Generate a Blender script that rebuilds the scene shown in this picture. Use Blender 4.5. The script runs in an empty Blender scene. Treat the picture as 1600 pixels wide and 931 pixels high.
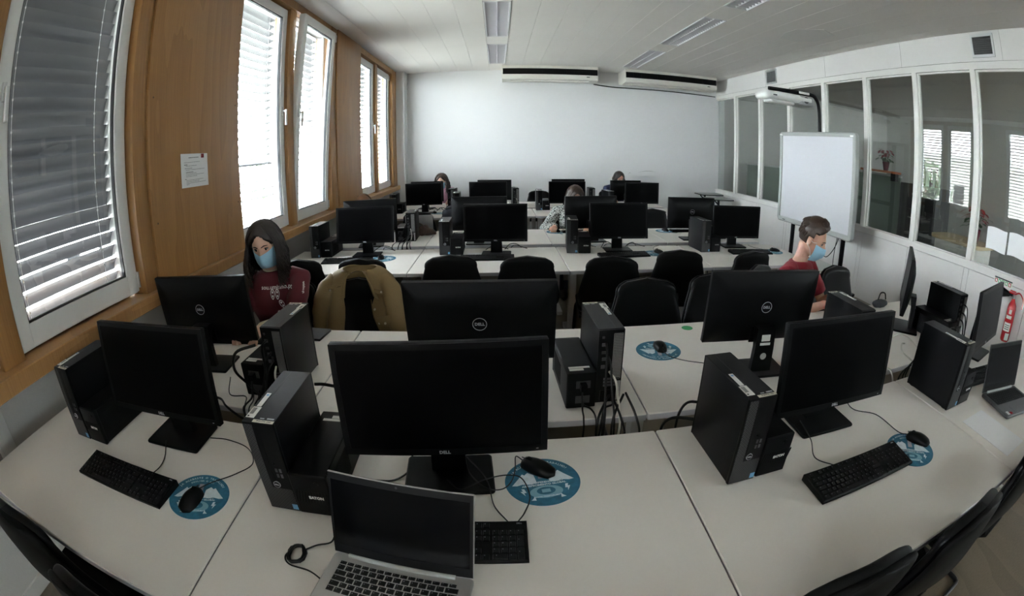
import bpy, bmesh, math, random
from math import sin, cos, pi, radians, sqrt, atan2, hypot
from mathutils import Vector, Matrix, noise
from mathutils.bvhtree import BVHTree
random.seed(7)
scene = bpy.context.scene
COL = scene.collection

# ------------------------------------------------------------------ camera
CAM_Z = 1.62
cam_d = bpy.data.cameras.new('camera')
cam_d.type = 'PANO'
cam_d.panorama_type = 'FISHEYE_EQUISOLID'          # the photograph was taken with a full-frame fisheye lens
cam_d.sensor_fit = 'HORIZONTAL'
cam_d.sensor_width = 36.0
cam_d.sensor_height = 36.0 * 931 / 1600
cam_d.fisheye_lens = 726.39 * 36 / 1600
cam_d.fisheye_fov = radians(230)
cam_d.shift_y = -68.0 / 931.0                       # the photo is cropped off-centre from a 3:2 frame
cam_d.clip_start = 0.02
cam = bpy.data.objects.new('camera', cam_d)
COL.objects.link(cam)
_p, _r, _y = 0.22472, 0.010632, 0.027849
_B = Matrix(((1, 0, 0), (0, 0, 1), (0, -1, 0)))
_W2C = Matrix.Rotation(_r, 3, 'Z') @ Matrix.Rotation(_p, 3, 'X') @ _B @ Matrix.Rotation(_y, 3, 'Z')
cam.matrix_world = Matrix.Translation((0, 0, CAM_Z)) @ _W2C.transposed().to_4x4()
scene.camera = cam

# ------------------------------------------------------------------ sky, sun, exposure
SKY_STRENGTH = 20.0
SUN_STRENGTH = 24.0
world = bpy.data.worlds.new('sky')
scene.world = world
world.use_nodes = True
_nt = world.node_tree
_bg = _nt.nodes['Background']
_bg.inputs['Color'].default_value = (0.85, 0.93, 1.0, 1)
_bg.inputs['Strength'].default_value = SKY_STRENGTH
sun_d = bpy.data.lights.new('sun', 'SUN')
sun_d.energy = SUN_STRENGTH
sun_d.angle = radians(0.6)
sun_d.color = (1.0, 0.95, 0.86)
sun = bpy.data.objects.new('sun', sun_d)
COL.objects.link(sun)
sun.rotation_euler = Vector((1.0, -0.22, -1.5)).to_track_quat('-Z', 'Y').to_euler()
scene.view_settings.view_transform = 'Standard'
scene.view_settings.look = 'None'
scene.view_settings.exposure = 1.78
scene.view_settings.gamma = 1.0
scene.view_settings.use_curve_mapping = False
scene.cycles.max_bounces = 10
scene.cycles.diffuse_bounces = 6
scene.cycles.glossy_bounces = 4
scene.cycles.transmission_bounces = 8
scene.cycles.transparent_max_bounces = 16
scene.cycles.sample_clamp_indirect = 6.0
scene.cycles.caustics_reflective = False
scene.cycles.caustics_refractive = False
scene.cycles.use_denoising = True

# ------------------------------------------------------------------ helpers
class MB:
    """collects shapes; build() links them as one mesh object"""
    def __init__(s):
        s.v = []; s.f = []; s.M = Matrix.Identity(4)
    def at(s, loc=(0, 0, 0), rot=(0, 0, 0)):
        from mathutils import Euler
        s.M = Matrix.Translation(loc) @ Euler(rot).to_matrix().to_4x4()
        return s
    def add(s, vs, fs):
        o = len(s.v)
        M = s.M
        s.v += [tuple(M @ Vector(p)) for p in vs]
        s.f += [tuple(i + o for i in f) for f in fs]
        return s
    def box(s, x0, x1, y0, y1, z0, z1):
        return s.add([(x0, y0, z0), (x1, y0, z0), (x1, y1, z0), (x0, y1, z0), (x0, y0, z1), (x1, y0, z1), (x1, y1, z1), (x0, y1, z1)],
                     [(0, 3, 2, 1), (4, 5, 6, 7), (0, 1, 5, 4), (1, 2, 6, 5), (2, 3, 7, 6), (3, 0, 4, 7)])
    def loft(s, secs, cap0=True, cap1=True, closed=True):
        n = len(secs[0]); vs = [p for q in secs for p in q]; fs = []
        for i in range(len(secs) - 1):
            for j in range(n if closed else n - 1):
                k = (j + 1) % n
                fs.append((i * n + j, i * n + k, (i + 1) * n + k, (i + 1) * n + j))
        if cap0: fs.append(tuple(reversed(range(n))))
        if cap1: fs.append(tuple((len(secs) - 1) * n + j for j in range(n)))
        return s.add(vs, fs)
    def rbox(s, x0, x1, y0, y1, z0, z1, r=0.005, n=3, ch=0.0):
        """upright block with rounded corners and chamfered rims"""
        r = min(r, (x1 - x0) / 2 - 1e-5, (y1 - y0) / 2 - 1e-5)
        def ring(z, d):
            out = []
            for cx, cy, a0 in ((x1 - r, y1 - r, 0), (x0 + r, y1 - r, pi / 2), (x0 + r, y0 + r, pi), (x1 - r, y0 + r, 1.5 * pi)):
                for k in range(n + 1):
                    a = a0 + pi / 2 * k / n
                    out.append((cx + (r - d) * cos(a), cy + (r - d) * sin(a), z))
            return out
        if ch > 0:
            ch = min(ch, r * .95)
            return s.loft([ring(z0, ch), ring(z0 + ch, 0), ring(z1 - ch, 0), ring(z1, ch)])
        return s.loft([ring(z0, 0), ring(z1, 0)])
    def prism(s, pts, z0, z1):
        return s.loft([[(x, y, z0) for x, y in pts], [(x, y, z1) for x, y in pts]])
    def cyl(s, p0, p1, r0, r1=None, n=14):
        p0 = Vector(p0); p1 = Vector(p1); r1 = r0 if r1 is None else r1
        return s.tube([p0, p1], None, n, radii=[r0, r1])
    def tube(s, pts, r, n=8, radii=None, closed=False, flat=1.0, round_ends=False):
        P = [Vector(p) for p in pts]
        R = list(radii) if radii else [r] * len(P)
        if round_ends:
            d0 = (P[0] - P[1]).normalized(); d1 = (P[-1] - P[-2]).normalized()
            a, b = P[0], P[-1]; ra, rb = R[0], R[-1]
            P = [a + d0 * ra * q for q in (.98, .8, .45)] + P + [b + d1 * rb * q for q in (.45, .8, .98)]
            R = [ra * .2, ra * .6, ra * .89] + R + [rb * .89, rb * .6, rb * .2]
        m = len(P)
        T = []
        for i in range(m):
            if closed: d = P[(i + 1) % m] - P[i - 1]
            else: d = P[min(i + 1, m - 1)] - P[max(i - 1, 0)]
            T.append(d.normalized() if d.length > 1e-9 else Vector((0, 0, 1)))
        u = T[0].orthogonal().normalized()
        secs = []
        for i in range(m):
            u = (u - T[i] * u.dot(T[i]))
            u = u.normalized() if u.length > 1e-6 else T[i].orthogonal().normalized()
            w = T[i].cross(u)
            secs.append([tuple(P[i] + (u * cos(2 * pi * k / n) + w * sin(2 * pi * k / n) * flat) * R[i]) for k in range(n)])
        if closed:
            vs = [p for q in secs for p in q]; fs = []
            for i in range(m):
                i2 = (i + 1) % m
                for j in range(n):
                    k = (j + 1) % n
                    fs.append((i * n + j, i * n + k, i2 * n + k, i2 * n + j))
            return s.add(vs, fs)
        return s.loft(secs)
    def lathe(s, prof, n=24):
        return s.loft([[(r * cos(2 * pi * k / n), r * sin(2 * pi * k / n), z) for k in range(n)] for r, z in prof])
    def ell(s, c, r, n=16, m=10):
        c = Vector(c)
        secs = []
        for i in range(m + 1):
            a = -pi / 2 + pi * (i + .02) / (m + .04)
            secs.append([(c.x + r[0] * cos(a) * cos(2 * pi * k / n), c.y + r[1] * cos(a) * sin(2 * pi * k / n), c.z + r[2] * sin(a)) for k in range(n)])
        return s.loft(secs)
    def grid(s, rows):
        n = len(rows[0]); vs = [p for q in rows for p in q]; fs = []
        for i in range(len(rows) - 1):
            for j in range(n - 1):
                fs.append((i * n + j, i * n + j + 1, (i + 1) * n + j + 1, (i + 1) * n + j))
        return s.add(vs, fs)
    def sheet(s, rows, t):
        """a grid with thickness t along its normals"""
        n = len(rows[0]); m = len(rows)
        P = [[Vector(p) for p in q] for q in rows]
        def nor(i, j):
            a = P[min(i + 1, m - 1)][j] - P[max(i - 1, 0)][j]; b = P[i][min(j + 1, n - 1)] - P[i][max(j - 1, 0)]
            c = a.cross(b)
            return c.normalized() if c.length > 1e-12 else Vector((0, 0, 1))
        N = [[nor(i, j) for j in range(n)] for i in range(m)]
        vs = [tuple(P[i][j]) for i in range(m) for j in range(n)] + [tuple(P[i][j] - N[i][j] * t) for i in range(m) for j in range(n)]
        o = m * n; fs = []
        for i in range(m - 1):
            for j in range(n - 1):
                a, b, c, d = i * n + j, i * n + j + 1, (i + 1) * n + j + 1, (i + 1) * n + j
                fs += [(d, c, b, a), (a + o, b + o, c + o, d + o)]
        for i in range(m - 1):
            for j in (0, n - 1):
                a, d = i * n + j, (i + 1) * n + j
                fs.append((a, d, d + o, a + o) if j else (d, a, a + o, d + o))
        for j in range(n - 1):
            for i in (0, m - 1):
                a, b = i * n + j, i * n + j + 1
                fs.append((a, b, b + o, a + o) if i == 0 else (b, a, a + o, b + o))
        return s.add(vs, fs)
    def data(s, name, smooth=35):
        me = bpy.data.meshes.new(name)
        me.from_pydata(s.v, [], s.f)
        me.validate()
        b = bmesh.new(); b.from_mesh(me)
        bmesh.ops.recalc_face_normals(b, faces=b.faces)
        b.to_mesh(me); b.free()
        if smooth:
            me.shade_smooth(); me.set_sharp_from_angle(angle=radians(smooth))
        return me
    def build(s, name, mat, parent=None, loc=None, rot=None, smooth=35):
        return put(name, s.data(name, smooth), mat, parent, loc, rot)

def put(name, me, mat=None, parent=None, loc=None, rot=None):
    if mat is not None and not me.materials: me.materials.append(mat)
    o = bpy.data.objects.new(name, me)
    COL.objects.link(o)
    if parent is not None: o.parent = parent
    if loc is not None: o.location = loc
    if rot is not None: o.rotation_euler = rot
    return o

def tag(o, label=None, cat=None, group=None, kind=None):
    if label: o['label'] = label
    if cat: o['category'] = cat
    if group: o['group'] = group
    if kind: o['kind'] = kind
    return o

def thing(name, label, cat, loc=(0, 0, 0), rz=0, group=None):
    o = bpy.data.objects.new(name, None)
    COL.objects.link(o)
    o.empty_display_size = .1
    o.location = loc; o.rotation_euler = (0, 0, rz)
    return tag(o, label, cat, group)

def kids(o): return [c for c in o.children]

def dup(root, loc, rz=0, label=None, group=None):
    def cp(o, parent):
        c = o.copy(); COL.objects.link(c)
        if parent is not None:
            c.parent = parent
            c.matrix_parent_inverse = o.matrix_parent_inverse.copy()
        for ch in o.children: cp(ch, c)
        return c
    r = cp(root, None)
    r.location = loc; r.rotation_euler = (0, 0, rz)
    if label: r['label'] = label
    if group: r['group'] = group
    return r

_txt = {}
def text_mesh(s, size, align='CENTER', ext=0.0003, bold=0.0):
    key = (s, size, align, ext, bold)
    if key in _txt: return _txt[key]
    cu = bpy.data.curves.new('writing', 'FONT')
    cu.body = s; cu.size = size; cu.align_x = align; cu.align_y = 'CENTER'; cu.extrude = ext; cu.resolution_u = 2; cu.offset = bold
    o = bpy.data.objects.new('writing', cu); COL.objects.link(o)
    dg = bpy.context.evaluated_depsgraph_get(); dg.update()
    me = bpy.data.meshes.new_from_object(o.evaluated_get(dg))
    bpy.data.objects.remove(o); bpy.data.curves.remove(cu)
    me.materials.clear()
    _txt[key] = me
    return me
def text(name, s, size, mat, parent, loc, rot, align='CENTER', ext=0.0003, bold=0.0):
    me = text_mesh(s, size, align, ext, bold)
    if me.materials and me.materials[0] != mat: me = me.copy(); me.materials.clear()
    return put(name, me, mat, parent, loc, rot)

def evald(o):
    dg = bpy.context.evaluated_depsgraph_get(); dg.update()
    return bpy.data.meshes.new_from_object(o.evaluated_get(dg))

def spline(pts, n=8):
    """Catmull-Rom through the points"""
    P = [Vector(p) for p in pts]
    P = [P[0] * 2 - P[1]] + P + [P[-1] * 2 - P[-2]]
    out = []
    for i in range(1, len(P) - 2):
        a, b, c, d = P[i - 1:i + 3]
        for k in range(n):
            t = k / n
            out.append(.5 * ((2 * b) + (c - a) * t + (2 * a - 5 * b + 4 * c - d) * t * t + (3 * b - a - 3 * c + d) * t ** 3))
    out.append(P[-2])
    return out

# ------------------------------------------------------------------ materials
_mats = {}
def mat(name, color, rough=0.5, metal=0.0, spec=0.5, bump=0.0, scale=60.0, var=0.0, coat=0.0, sheen=0.0, stretch=None, sss=0.0):
    m = bpy.data.materials.new(name); m.use_nodes = True
    nt = m.node_tree; b = nt.nodes['Principled BSDF']
    b.inputs['Base Color'].default_value = (*color, 1)
    b.inputs['Roughness'].default_value = rough
    b.inputs['Metallic'].default_value = metal
    b.inputs['Specular IOR Level'].default_value = spec
    if coat: b.inputs['Coat Weight'].default_value = coat
    if sheen: b.inputs['Sheen Weight'].default_value = sheen
    if sss:
        b.inputs['Subsurface Weight'].default_value = sss
        b.inputs['Subsurface Radius'].default_value = (0.01, 0.004, 0.002)
    if bump or var:
        tc = nt.nodes.new('ShaderNodeTexCoord'); nz = nt.nodes.new('ShaderNodeTexNoise')
        nz.inputs['Scale'].default_value = scale; nz.inputs['Detail'].default_value = 4
        src = tc.outputs['Object']
        if stretch:
            mp = nt.nodes.new('ShaderNodeMapping'); mp.inputs['Scale'].default_value = stretch
            nt.links.new(src, mp.inputs[0]); src = mp.outputs[0]
        nt.links.new(src, nz.inputs['Vector'])
        if bump:
            bp = nt.nodes.new('ShaderNodeBump'); bp.inputs['Strength'].default_value = bump; bp.inputs['Distance'].default_value = 0.002
            nt.links.new(nz.outputs['Fac'], bp.inputs['Height']); nt.links.new(bp.outputs[0], b.inputs['Normal'])
        if var:
            rp = nt.nodes.new('ShaderNodeValToRGB')
            rp.color_ramp.elements[0].position = .3; rp.color_ramp.elements[1].position = .7
            rp.color_ramp.elements[0].color = (*[max(0, c * (1 - var)) for c in color], 1)
            rp.color_ramp.elements[1].color = (*[min(1, c * (1 + var)) for c in color], 1)
            nt.links.new(nz.outputs['Fac'], rp.inputs[0]); nt.links.new(rp.outputs[0], b.inputs['Base Color'])
    return m

def glass_mat(name, tint=(.97, .98, .97), refl=1.6):
    m = bpy.data.materials.new(name); m.use_nodes = True
    nt = m.node_tree; nt.nodes.clear()
    out = nt.nodes.new('ShaderNodeOutputMaterial'); mix = nt.nodes.new('ShaderNodeMixShader')
    tr = nt.nodes.new('ShaderNodeBsdfTransparent'); gl = nt.nodes.new('ShaderNodeBsdfGlossy'); fr = nt.nodes.new('ShaderNodeFresnel')
    tr.inputs[0].default_value = (*tint, 1); gl.inputs['Roughness'].default_value = 0.0
    ge = nt.nodes.new('ShaderNodeNewGeometry'); mr = nt.nodes.new('ShaderNodeMapRange')   # same reflectance from either face of the pane
    mr.inputs['To Min'].default_value = refl; mr.inputs['To Max'].default_value = 1.0 / refl
    nt.links.new(ge.outputs['Backfacing'], mr.inputs['Value']); nt.links.new(mr.outputs[0], fr.inputs['IOR'])
    nt.links.new(fr.outputs[0], mix.inputs[0]); nt.links.new(tr.outputs[0], mix.inputs[1]); nt.links.new(gl.outputs[0], mix.inputs[2])
    nt.links.new(mix.outputs[0], out.inputs[0])
    return m

def wood_mat(name, dark, light, grain=(1.0, 9.0, 0.35), seed=0.0):
    """veneer with cathedral figure: rings of a stretched, distorted field"""
    m = bpy.data.materials.new(name); m.use_nodes = True
    nt = m.node_tree; b = nt.nodes['Principled BSDF']
    tc = nt.nodes.new('ShaderNodeTexCoord'); mp = nt.nodes.new('ShaderNodeMapping')
    mp.inputs['Scale'].default_value = grain; mp.inputs['Location'].default_value = (seed, seed * 1.7, seed * .3)
    n1 = nt.nodes.new('ShaderNodeTexNoise'); n1.inputs['Scale'].default_value = 1.1; n1.inputs['Detail'].default_value = 3
    mul = nt.nodes.new('ShaderNodeMath'); mul.operation = 'MULTIPLY'; mul.inputs[1].default_value = 9.0
    fr = nt.nodes.new('ShaderNodeMath'); fr.operation = 'FRACT'
    mp2 = nt.nodes.new('ShaderNodeMapping'); mp2.inputs['Scale'].default_value = (40, 160, 3)
    n2 = nt.nodes.new('ShaderNodeTexNoise'); n2.inputs['Scale'].default_value = 1.0; n2.inputs['Detail'].default_value = 5
    add = nt.nodes.new('ShaderNodeMath'); add.operation = 'MULTIPLY_ADD'; add.inputs[1].default_value = .32
    rp = nt.nodes.new('ShaderNodeValToRGB')
    rp.color_ramp.elements[0].color = (*dark, 1); rp.color_ramp.elements[1].color = (*light, 1)
    rp.color_ramp.elements[0].position = .12; rp.color_ramp.elements[1].position = .85
    L = nt.links.new
    L(tc.outputs['Object'], mp.inputs[0]); L(mp.outputs[0], n1.inputs['Vector']); L(n1.outputs['Fac'], mul.inputs[0]); L(mul.outputs[0], fr.inputs[0])
    L(tc.outputs['Object'], mp2.inputs[0]); L(mp2.outputs[0], n2.inputs['Vector'])
    L(fr.outputs[0], add.inputs[0]); L(n2.outputs['Fac'], add.inputs[2]); L(add.outputs[0], rp.inputs[0]); L(rp.outputs[0], b.inputs['Base Color'])
    b.inputs['Roughness'].default_value = .38
    return m

M = dict(
    wall=mat('wall_paint', (.70, .70, .70), .75, bump=.05, scale=200, var=.012),
    wall_low=mat('wall_plaster', (.70, .69, .67), .85, bump=.12, scale=180, var=.03),
    ceiling=mat('ceiling_panel_paint', (.86, .835, .81), .8, var=.012, scale=2.0),
    ceil_gap=mat('ceiling_joint', (.20, .19, .18), .9),
    partition=mat('partition_laminate', (.66, .64, .62), .5, var=.01, scale=3),
    mullion=mat('mullion_paint', (.68, .66, .63), .4),
    groove=mat('panel_joint', (.36, .34, .32), .8),
    white_pvc=mat('white_window_profile', (.72, .72, .71), .35),
    gasket=mat('black_gasket', (.02, .02, .022), .6),
    steel=mat('brushed_steel', (.55, .55, .55), .32, 1.0),
    alu=mat('aluminium', (.62, .62, .62), .38, .9),
    slat=mat('blind_slat_aluminium', (.07, .071, .076), .5, .2),
    cord=mat('blind_cord', (.7, .7, .7), .7),
    wood=wood_mat('wood_veneer', (.215, .098, .029), (.345, .178, .060), (.2, 1.6, .22)),
    wood_sill=wood_mat('wood_sill', (.25, .120, .040), (.39, .21, .082), (.3, .25, 3.0), 4.0),
    floor=wood_mat('floor_vinyl', (.105, .082, .055), (.18, .145, .10), (1.4, .22, 1.0), 2.0),
    desk=mat('desk_laminate', (.80, .76, .71), .42, var=.012, scale=700, spec=.5),
    desk_edge=mat('desk_edge_band', (.55, .54, .56), .5),
    desk_leg=mat('desk_leg_paint', (.62, .60, .57), .45),
    modesty=mat('modesty_panel_laminate', (.30, .26, .21), .6),
    black=mat('black_plastic', (.0022, .0022, .0026), .45, spec=.14, bump=.12, scale=900),
    black_satin=mat('black_satin_plastic', (.0022, .0022, .0026), .36, spec=.14, bump=.03, scale=900),
    black_case=mat('black_painted_metal', (.0028, .0030, .0038), .38, spec=.20, bump=.10, scale=900),
    black_matte=mat('black_rubber', (.003, .003, .0033), .6, spec=.12),
    screen=mat('switched_off_screen', (.0012, .0012, .0015), .28, spec=.05),
    laptop_screen=mat('laptop_screen_glass', (.002, .0022, .003), .16, spec=.12),
    key=mat('keycap_plastic', (.007, .007, .0075), .45, spec=.2),
    legend=mat('key_legend_print', (.20, .21, .23), .6),
    silver=mat('laptop_silver', (.47, .46, .45), .36, .75),
    silver_dark=mat('laptop_dark_grey', (.12, .12, .125), .4, .5),
    chair=mat('black_vinyl_upholstery', (.003, .003, .0034), .34, spec=.16, bump=.08, scale=350),
    chair_shell=mat('black_chair_shell', (.0028, .0027, .0026), .5, spec=.10, bump=.1, scale=600),
    chair_tube=mat('black_chair_tube', (.012, .012, .013), .3),
    logo=mat('grey_logo_print', (.45, .45, .47), .4),
    label_white=mat('white_label', (.80, .79, .76), .6),
    label_cream=mat('cream_label', (.72, .68, .56), .6),
    ink=mat('black_ink', (.02, .02, .025), .8),
    blue_stk=mat('blue_sticker', (.16, .38, .62), .4),
    paper=mat('white_paper', (.83, .83, .84), .8),
    teal=mat('mouse_pad_teal', (.018, .14, .23), .6, var=.25, scale=45),
    teal_light=mat('mouse_pad_light_teal', (.22, .42, .52), .6),
    pad_white=mat('mouse_pad_ice_white', (.72, .80, .84), .6, var=.10, scale=60),
    green=mat('green_sticker', (.02, .30, .09), .5),
    red=mat('extinguisher_red', (.42, .012, .02), .25, coat=.5),
    white_cable=mat('grey_network_cable', (.60, .58, .52), .5),
    cable=mat('black_cable', (.006, .006, .0065), .45, spec=.3),
    board=mat('whiteboard_surface', (.56, .56, .585), .3),
    board_frame=mat('whiteboard_grey_frame', (.36, .37, .35), .45),
    proj_white=mat('projector_white', (.74, .74, .72), .4),
    proj_grey=mat('projector_grey', (.30, .30, .30), .5),
    ac_white=mat('air_conditioner_white', (.78, .76, .70), .4),
    louver=mat('luminaire_louver', (.80, .79, .83), .42, .5),
    lamp_white=mat('luminaire_white', (.82, .82, .84), .4),
    tube=mat('fluorescent_tube_glass', (.85, .83, .88), .3),
    port=mat('port_metal', (.10, .10, .105), .45, .3),
    vent=mat('vent_dark', (.05, .05, .05), .6),
    skin=mat('skin_light', (.62, .36, .27), .5, sss=.15, var=.05, scale=30),
    hair=mat('dark_brown_hair', (.017, .010, .008), .42, bump=.6, scale=90, stretch=(4, 4, .5), var=.5),
    hair_brown=mat('brown_hair', (.036, .018, .010), .42, bump=.6, scale=90, stretch=(4, 4, .6), var=.45),
    hair_red=mat('reddish_brown_hair', (.12, .055, .025), .42, bump=.6, scale=90, stretch=(4, 4, .6), var=.4),
    tee=mat('burgundy_cotton', (.105, .010, .017), .85, bump=.25, scale=700, sheen=.1),
    tee_red=mat('red_cotton', (.25, .012, .026), .85, bump=.25, scale=700, sheen=.1),
    jeans=mat('dark_trousers', (.03, .035, .055), .85, bump=.3, scale=500),
    mask=mat('surgical_mask_blue', (.36, .62, .80), .8, bump=.1, scale=400),
    mask_white=mat('mask_white_band', (.78, .82, .85), .8),
    sleeve=mat('beige_ribbed_knit', (.62, .52, .36), .9, bump=.5, scale=300),
    print_white=mat('white_shirt_print', (.80, .76, .76), .8),
    eye_white=mat('eye_white', (.36, .34, .33), .3),
    iris=mat('dark_iris', (.02, .012, .008), .15),
    khaki=mat('khaki_jacket_cloth', (.20, .135, .055), .72, bump=.25, scale=300, var=.10),
    seam=mat('khaki_seam', (.11, .07, .022), .8),
    button=mat('brass_snap', (.6, .55, .45), .3, .8),
    pink=mat('pink_top', (.62, .34, .44), .85),
    navy=mat('navy_jacket', (.02, .028, .075), .8, bump=.3, scale=120),
    leather=mat('brown_leather', (.065, .035, .025), .4, bump=.4, scale=90, var=.3),
    dark_cloth=mat('dark_grey_cloth', (.03, .032, .038), .85, bump=.4, scale=90),
    lid_grey=mat('grey_laptop_lid', (.40, .40, .41), .4, .4),
    plant=mat('plant_green', (.03, .09, .03), .5, var=.3, scale=30),
    poinsettia=mat('poinsettia_red', (.30, .02, .03), .5, var=.3, scale=40),
    pot_red=mat('dark_red_pot', (.10, .012, .025), .25),
    orange=mat('orange_shelf', (.50, .12, .02), .5),
    frosted=mat('frosted_green_panel', (.20, .25, .21), .55, var=.06, scale=2),
    cabinet=mat('dark_cabinet', (.045, .045, .045), .5),
    counter=mat('beige_counter', (.55, .42, .26), .4),
    other_wall=mat('other_room_wall', (.50, .49, .47), .8),
    other_ceiling=mat('other_room_ceiling', (.52, .50, .47), .8),
    bark=mat('bark', (.10, .07, .05), .9, var=.3, scale=8),
    leaf=mat('tree_leaves', (.055, .085, .04), .7, var=.5, scale=6),
    grassy=mat('lawn', (.20, .205, .19), .9, var=.4, scale=2),
    facade=mat('pale_facade', (.62, .60, .56), .8, var=.05, scale=2),
    bottle=mat('dark_red_bottle', (.06, .01, .015), .15),
)
M['glass'] = glass_mat('window_glass', (.96, .97, .965), 1.5)
M['glass_partition'] = glass_mat('partition_glass', (.78, .80, .78), 1.75)

def cardigan_mat():
    m = bpy.data.materials.new('flecked_grey_knit'); m.use_nodes = True
    nt = m.node_tree; b = nt.nodes['Principled BSDF']
    tc = nt.nodes.new('ShaderNodeTexCoord'); v = nt.nodes.new('ShaderNodeTexVoronoi'); v.inputs['Scale'].default_value = 70
    rp = nt.nodes.new('ShaderNodeValToRGB')
    rp.color_ramp.elements[0].color = (.55, .55, .52, 1); rp.color_ramp.elements[1].color = (.03, .03, .03, 1)
    rp.color_ramp.elements[0].position = .35; rp.color_ramp.elements[1].position = .75
    bp = nt.nodes.new('ShaderNodeBump'); bp.inputs['Strength'].default_value = .6; bp.inputs['Distance'].default_value = .004
    nt.links.new(tc.outputs['Object'], v.inputs['Vector']); nt.links.new(v.outputs['Distance'], rp.inputs[0]); nt.links.new(rp.outputs[0], b.inputs['Base Color'])
    nt.links.new(v.outputs['Distance'], bp.inputs['Height']); nt.links.new(bp.outputs[0], b.inputs['Normal'])
    b.inputs['Roughness'].default_value = .9
    return m
M['cardigan'] = cardigan_mat()

def mesh_grille_mat(name, scale, base=(.012, .012, .013), hole=(.10, .10, .105), rough=.5):
    """perforated sheet: small regular cells, fine relief"""
    m = bpy.data.materials.new(name); m.use_nodes = True
    nt = m.node_tree; b = nt.nodes['Principled BSDF']
    tc = nt.nodes.new('ShaderNodeTexCoord'); v = nt.nodes.new('ShaderNodeTexVoronoi')
    v.inputs['Scale'].default_value = scale; v.inputs['Randomness'].default_value = 0.0
    rp = nt.nodes.new('ShaderNodeValToRGB')
    rp.color_ramp.elements[0].color = (*base, 1); rp.color_ramp.elements[1].color = (*hole, 1)
    rp.color_ramp.elements[0].position = .36; rp.color_ramp.elements[1].position = .44
    bp = nt.nodes.new('ShaderNodeBump'); bp.inputs['Strength'].default_value = .8; bp.inputs['Distance'].default_value = .002
    mp = nt.nodes.new('ShaderNodeMapping'); mp.inputs['Rotation'].default_value = (0, radians(45), 0)
    nt.links.new(tc.outputs['Object'], mp.inputs[0]); nt.links.new(mp.outputs[0], v.inputs['Vector'])
    nt.links.new(v.outputs['Distance'], rp.inputs[0]); nt.links.new(rp.outputs[0], b.inputs['Base Color'])
    nt.links.new(v.outputs['Distance'], bp.inputs['Height']); nt.links.new(bp.outputs[0], b.inputs['Normal'])
    b.inputs['Roughness'].default_value = rough
    return m
M['grille'] = mesh_grille_mat('front_grille_mesh', 150, (.004, .004, .004), (.022, .022, .023))

# ================================================================== the setting
CEIL = 3.19; XR = 4.53; YB = 8.9; YF = -3.7
def struct(name, mb, m, parent=None, smooth=35):
    o = mb.build(name, m, parent, smooth=smooth)
    if parent is None: tag(o, kind='structure')
    return o
def sempty(name, loc=(0, 0, 0)):
    o = bpy.data.objects.new(name, None); COL.objects.link(o); o.location = loc
    return tag(o, kind='structure')

struct('floor', MB().box(-2.4, XR + .12, YF, YB + .1, -.1, 0), M['floor'])

# ---- ceiling: boards with open joints under a dark slab
ceiling = struct('ceiling', MB().box(-2.3, XR + .05, YF, YB + .1, 3.27, 3.35), M['ceil_gap'])
ROWS = [-3.7, -3.15, -1.92, -.69, .54, 1.77, 3.0, 4.23, 5.46, 6.69, 7.92, 8.9]
LUM_Y = [(2.60, 4.14), (4.62, 6.16), (6.64, 8.18)]
_cp = {}
def ceil_panel(x0, x1, y0, y1):
    key = (round(x1 - x0, 4), round(y1 - y0, 4))
    if key not in _cp:
        w, l = key[0] / 2 - .0015, key[1] / 2 - .0006
        _cp[key] = MB().box(-w, w, -l, l, 0, .012).data('panel', 0)
    put('panel', _cp[key], M['ceiling'], ceiling, ((x0 + x1) / 2, (y0 + y1) / 2, CEIL))
xs = [-1.945] + [.155 + .3 * k for k in range(-6, 15)] + [XR]
for x0, x1 in zip(xs, xs[1:]):
    lum = abs(x0 + .145) < .02 or abs(x0 - 2.255) < .02
    if lum:
        ys = [YF] + [v for a in LUM_Y for v in a] + [YB]
        for i in range(0, len(ys), 2): ceil_panel(x0, x1, ys[i], ys[i + 1])
    else:
        for y0, y1 in zip(ROWS, ROWS[1:]): ceil_panel(x0, x1, y0, y1)
tag(MB().prism([(3.36 + .02, 4.35), (3.62, 4.10), (3.86, 4.18), (3.90, 4.62), (3.74, 4.86), (3.46, 4.84), (3.37, 4.6)], CEIL - .0022, CEIL + .001)
    .build('patch', mat('repaired_ceiling_plaster', (.82, .81, .79), .9), ceiling), 'whiter repaired spot')

# ---- back wall and pier
struct('wall_back', MB().box(-2.4, XR + .2, YB, YB + .15, 0, 3.3), M['wall'])
struct('wall_rear', MB().box(-2.4, XR + .2, YF - .15, YF, 0, 3.3), M['wall'])
struct('column', MB().rbox(-2.35, -1.735, 8.60, YB + .01, 0, 3.27, .03, 4), M['wall'])

# ---- left wall: plaster below the sill, veneer panels between window bays
wl = sempty('wall_left')
struct('wall_below_sill', MB().box(-2.4, -2.17, YF, 8.62, 0, .95), M['wall_low'], wl)
struct('wall_above_windows', MB().box(-2.4, -2.02, YF, 8.62, 3.10, 3.28), M['wall'], wl)
PANELS = [(-1.30, -.26), (1.95, 2.985), (5.235, 6.225)]
for y0, y1 in PANELS:
    struct('wall_pier', MB().box(-2.4, -1.935, y0 - .02, y1 + .02, .95, 3.2), M['wall_low'], wl)
    p = MB().rbox(0, .05, y0, y1, 0, CEIL - 1.021, .004, 2, .003)
    p.M = Matrix.Identity(4)
    o = p.build('veneer_panel', M['wood'], wl, (-1.93, 0, 1.02))
    s = MB()
    for zz in (.35, 1.05, 1.75):
        for yy in (y0 + .045, y1 - .045): s.cyl((.0495, yy, zz), (.0515, yy, zz), .006, .006, 10)
    tag(s.build('screw', mat('screw_cap', (.10, .055, .025), .5), o), kind='stuff')
struct('wall_end_post', MB().box(-2.4, -1.95, 8.50, 8.62, .95, 3.2), M['wood'], wl)
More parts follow.
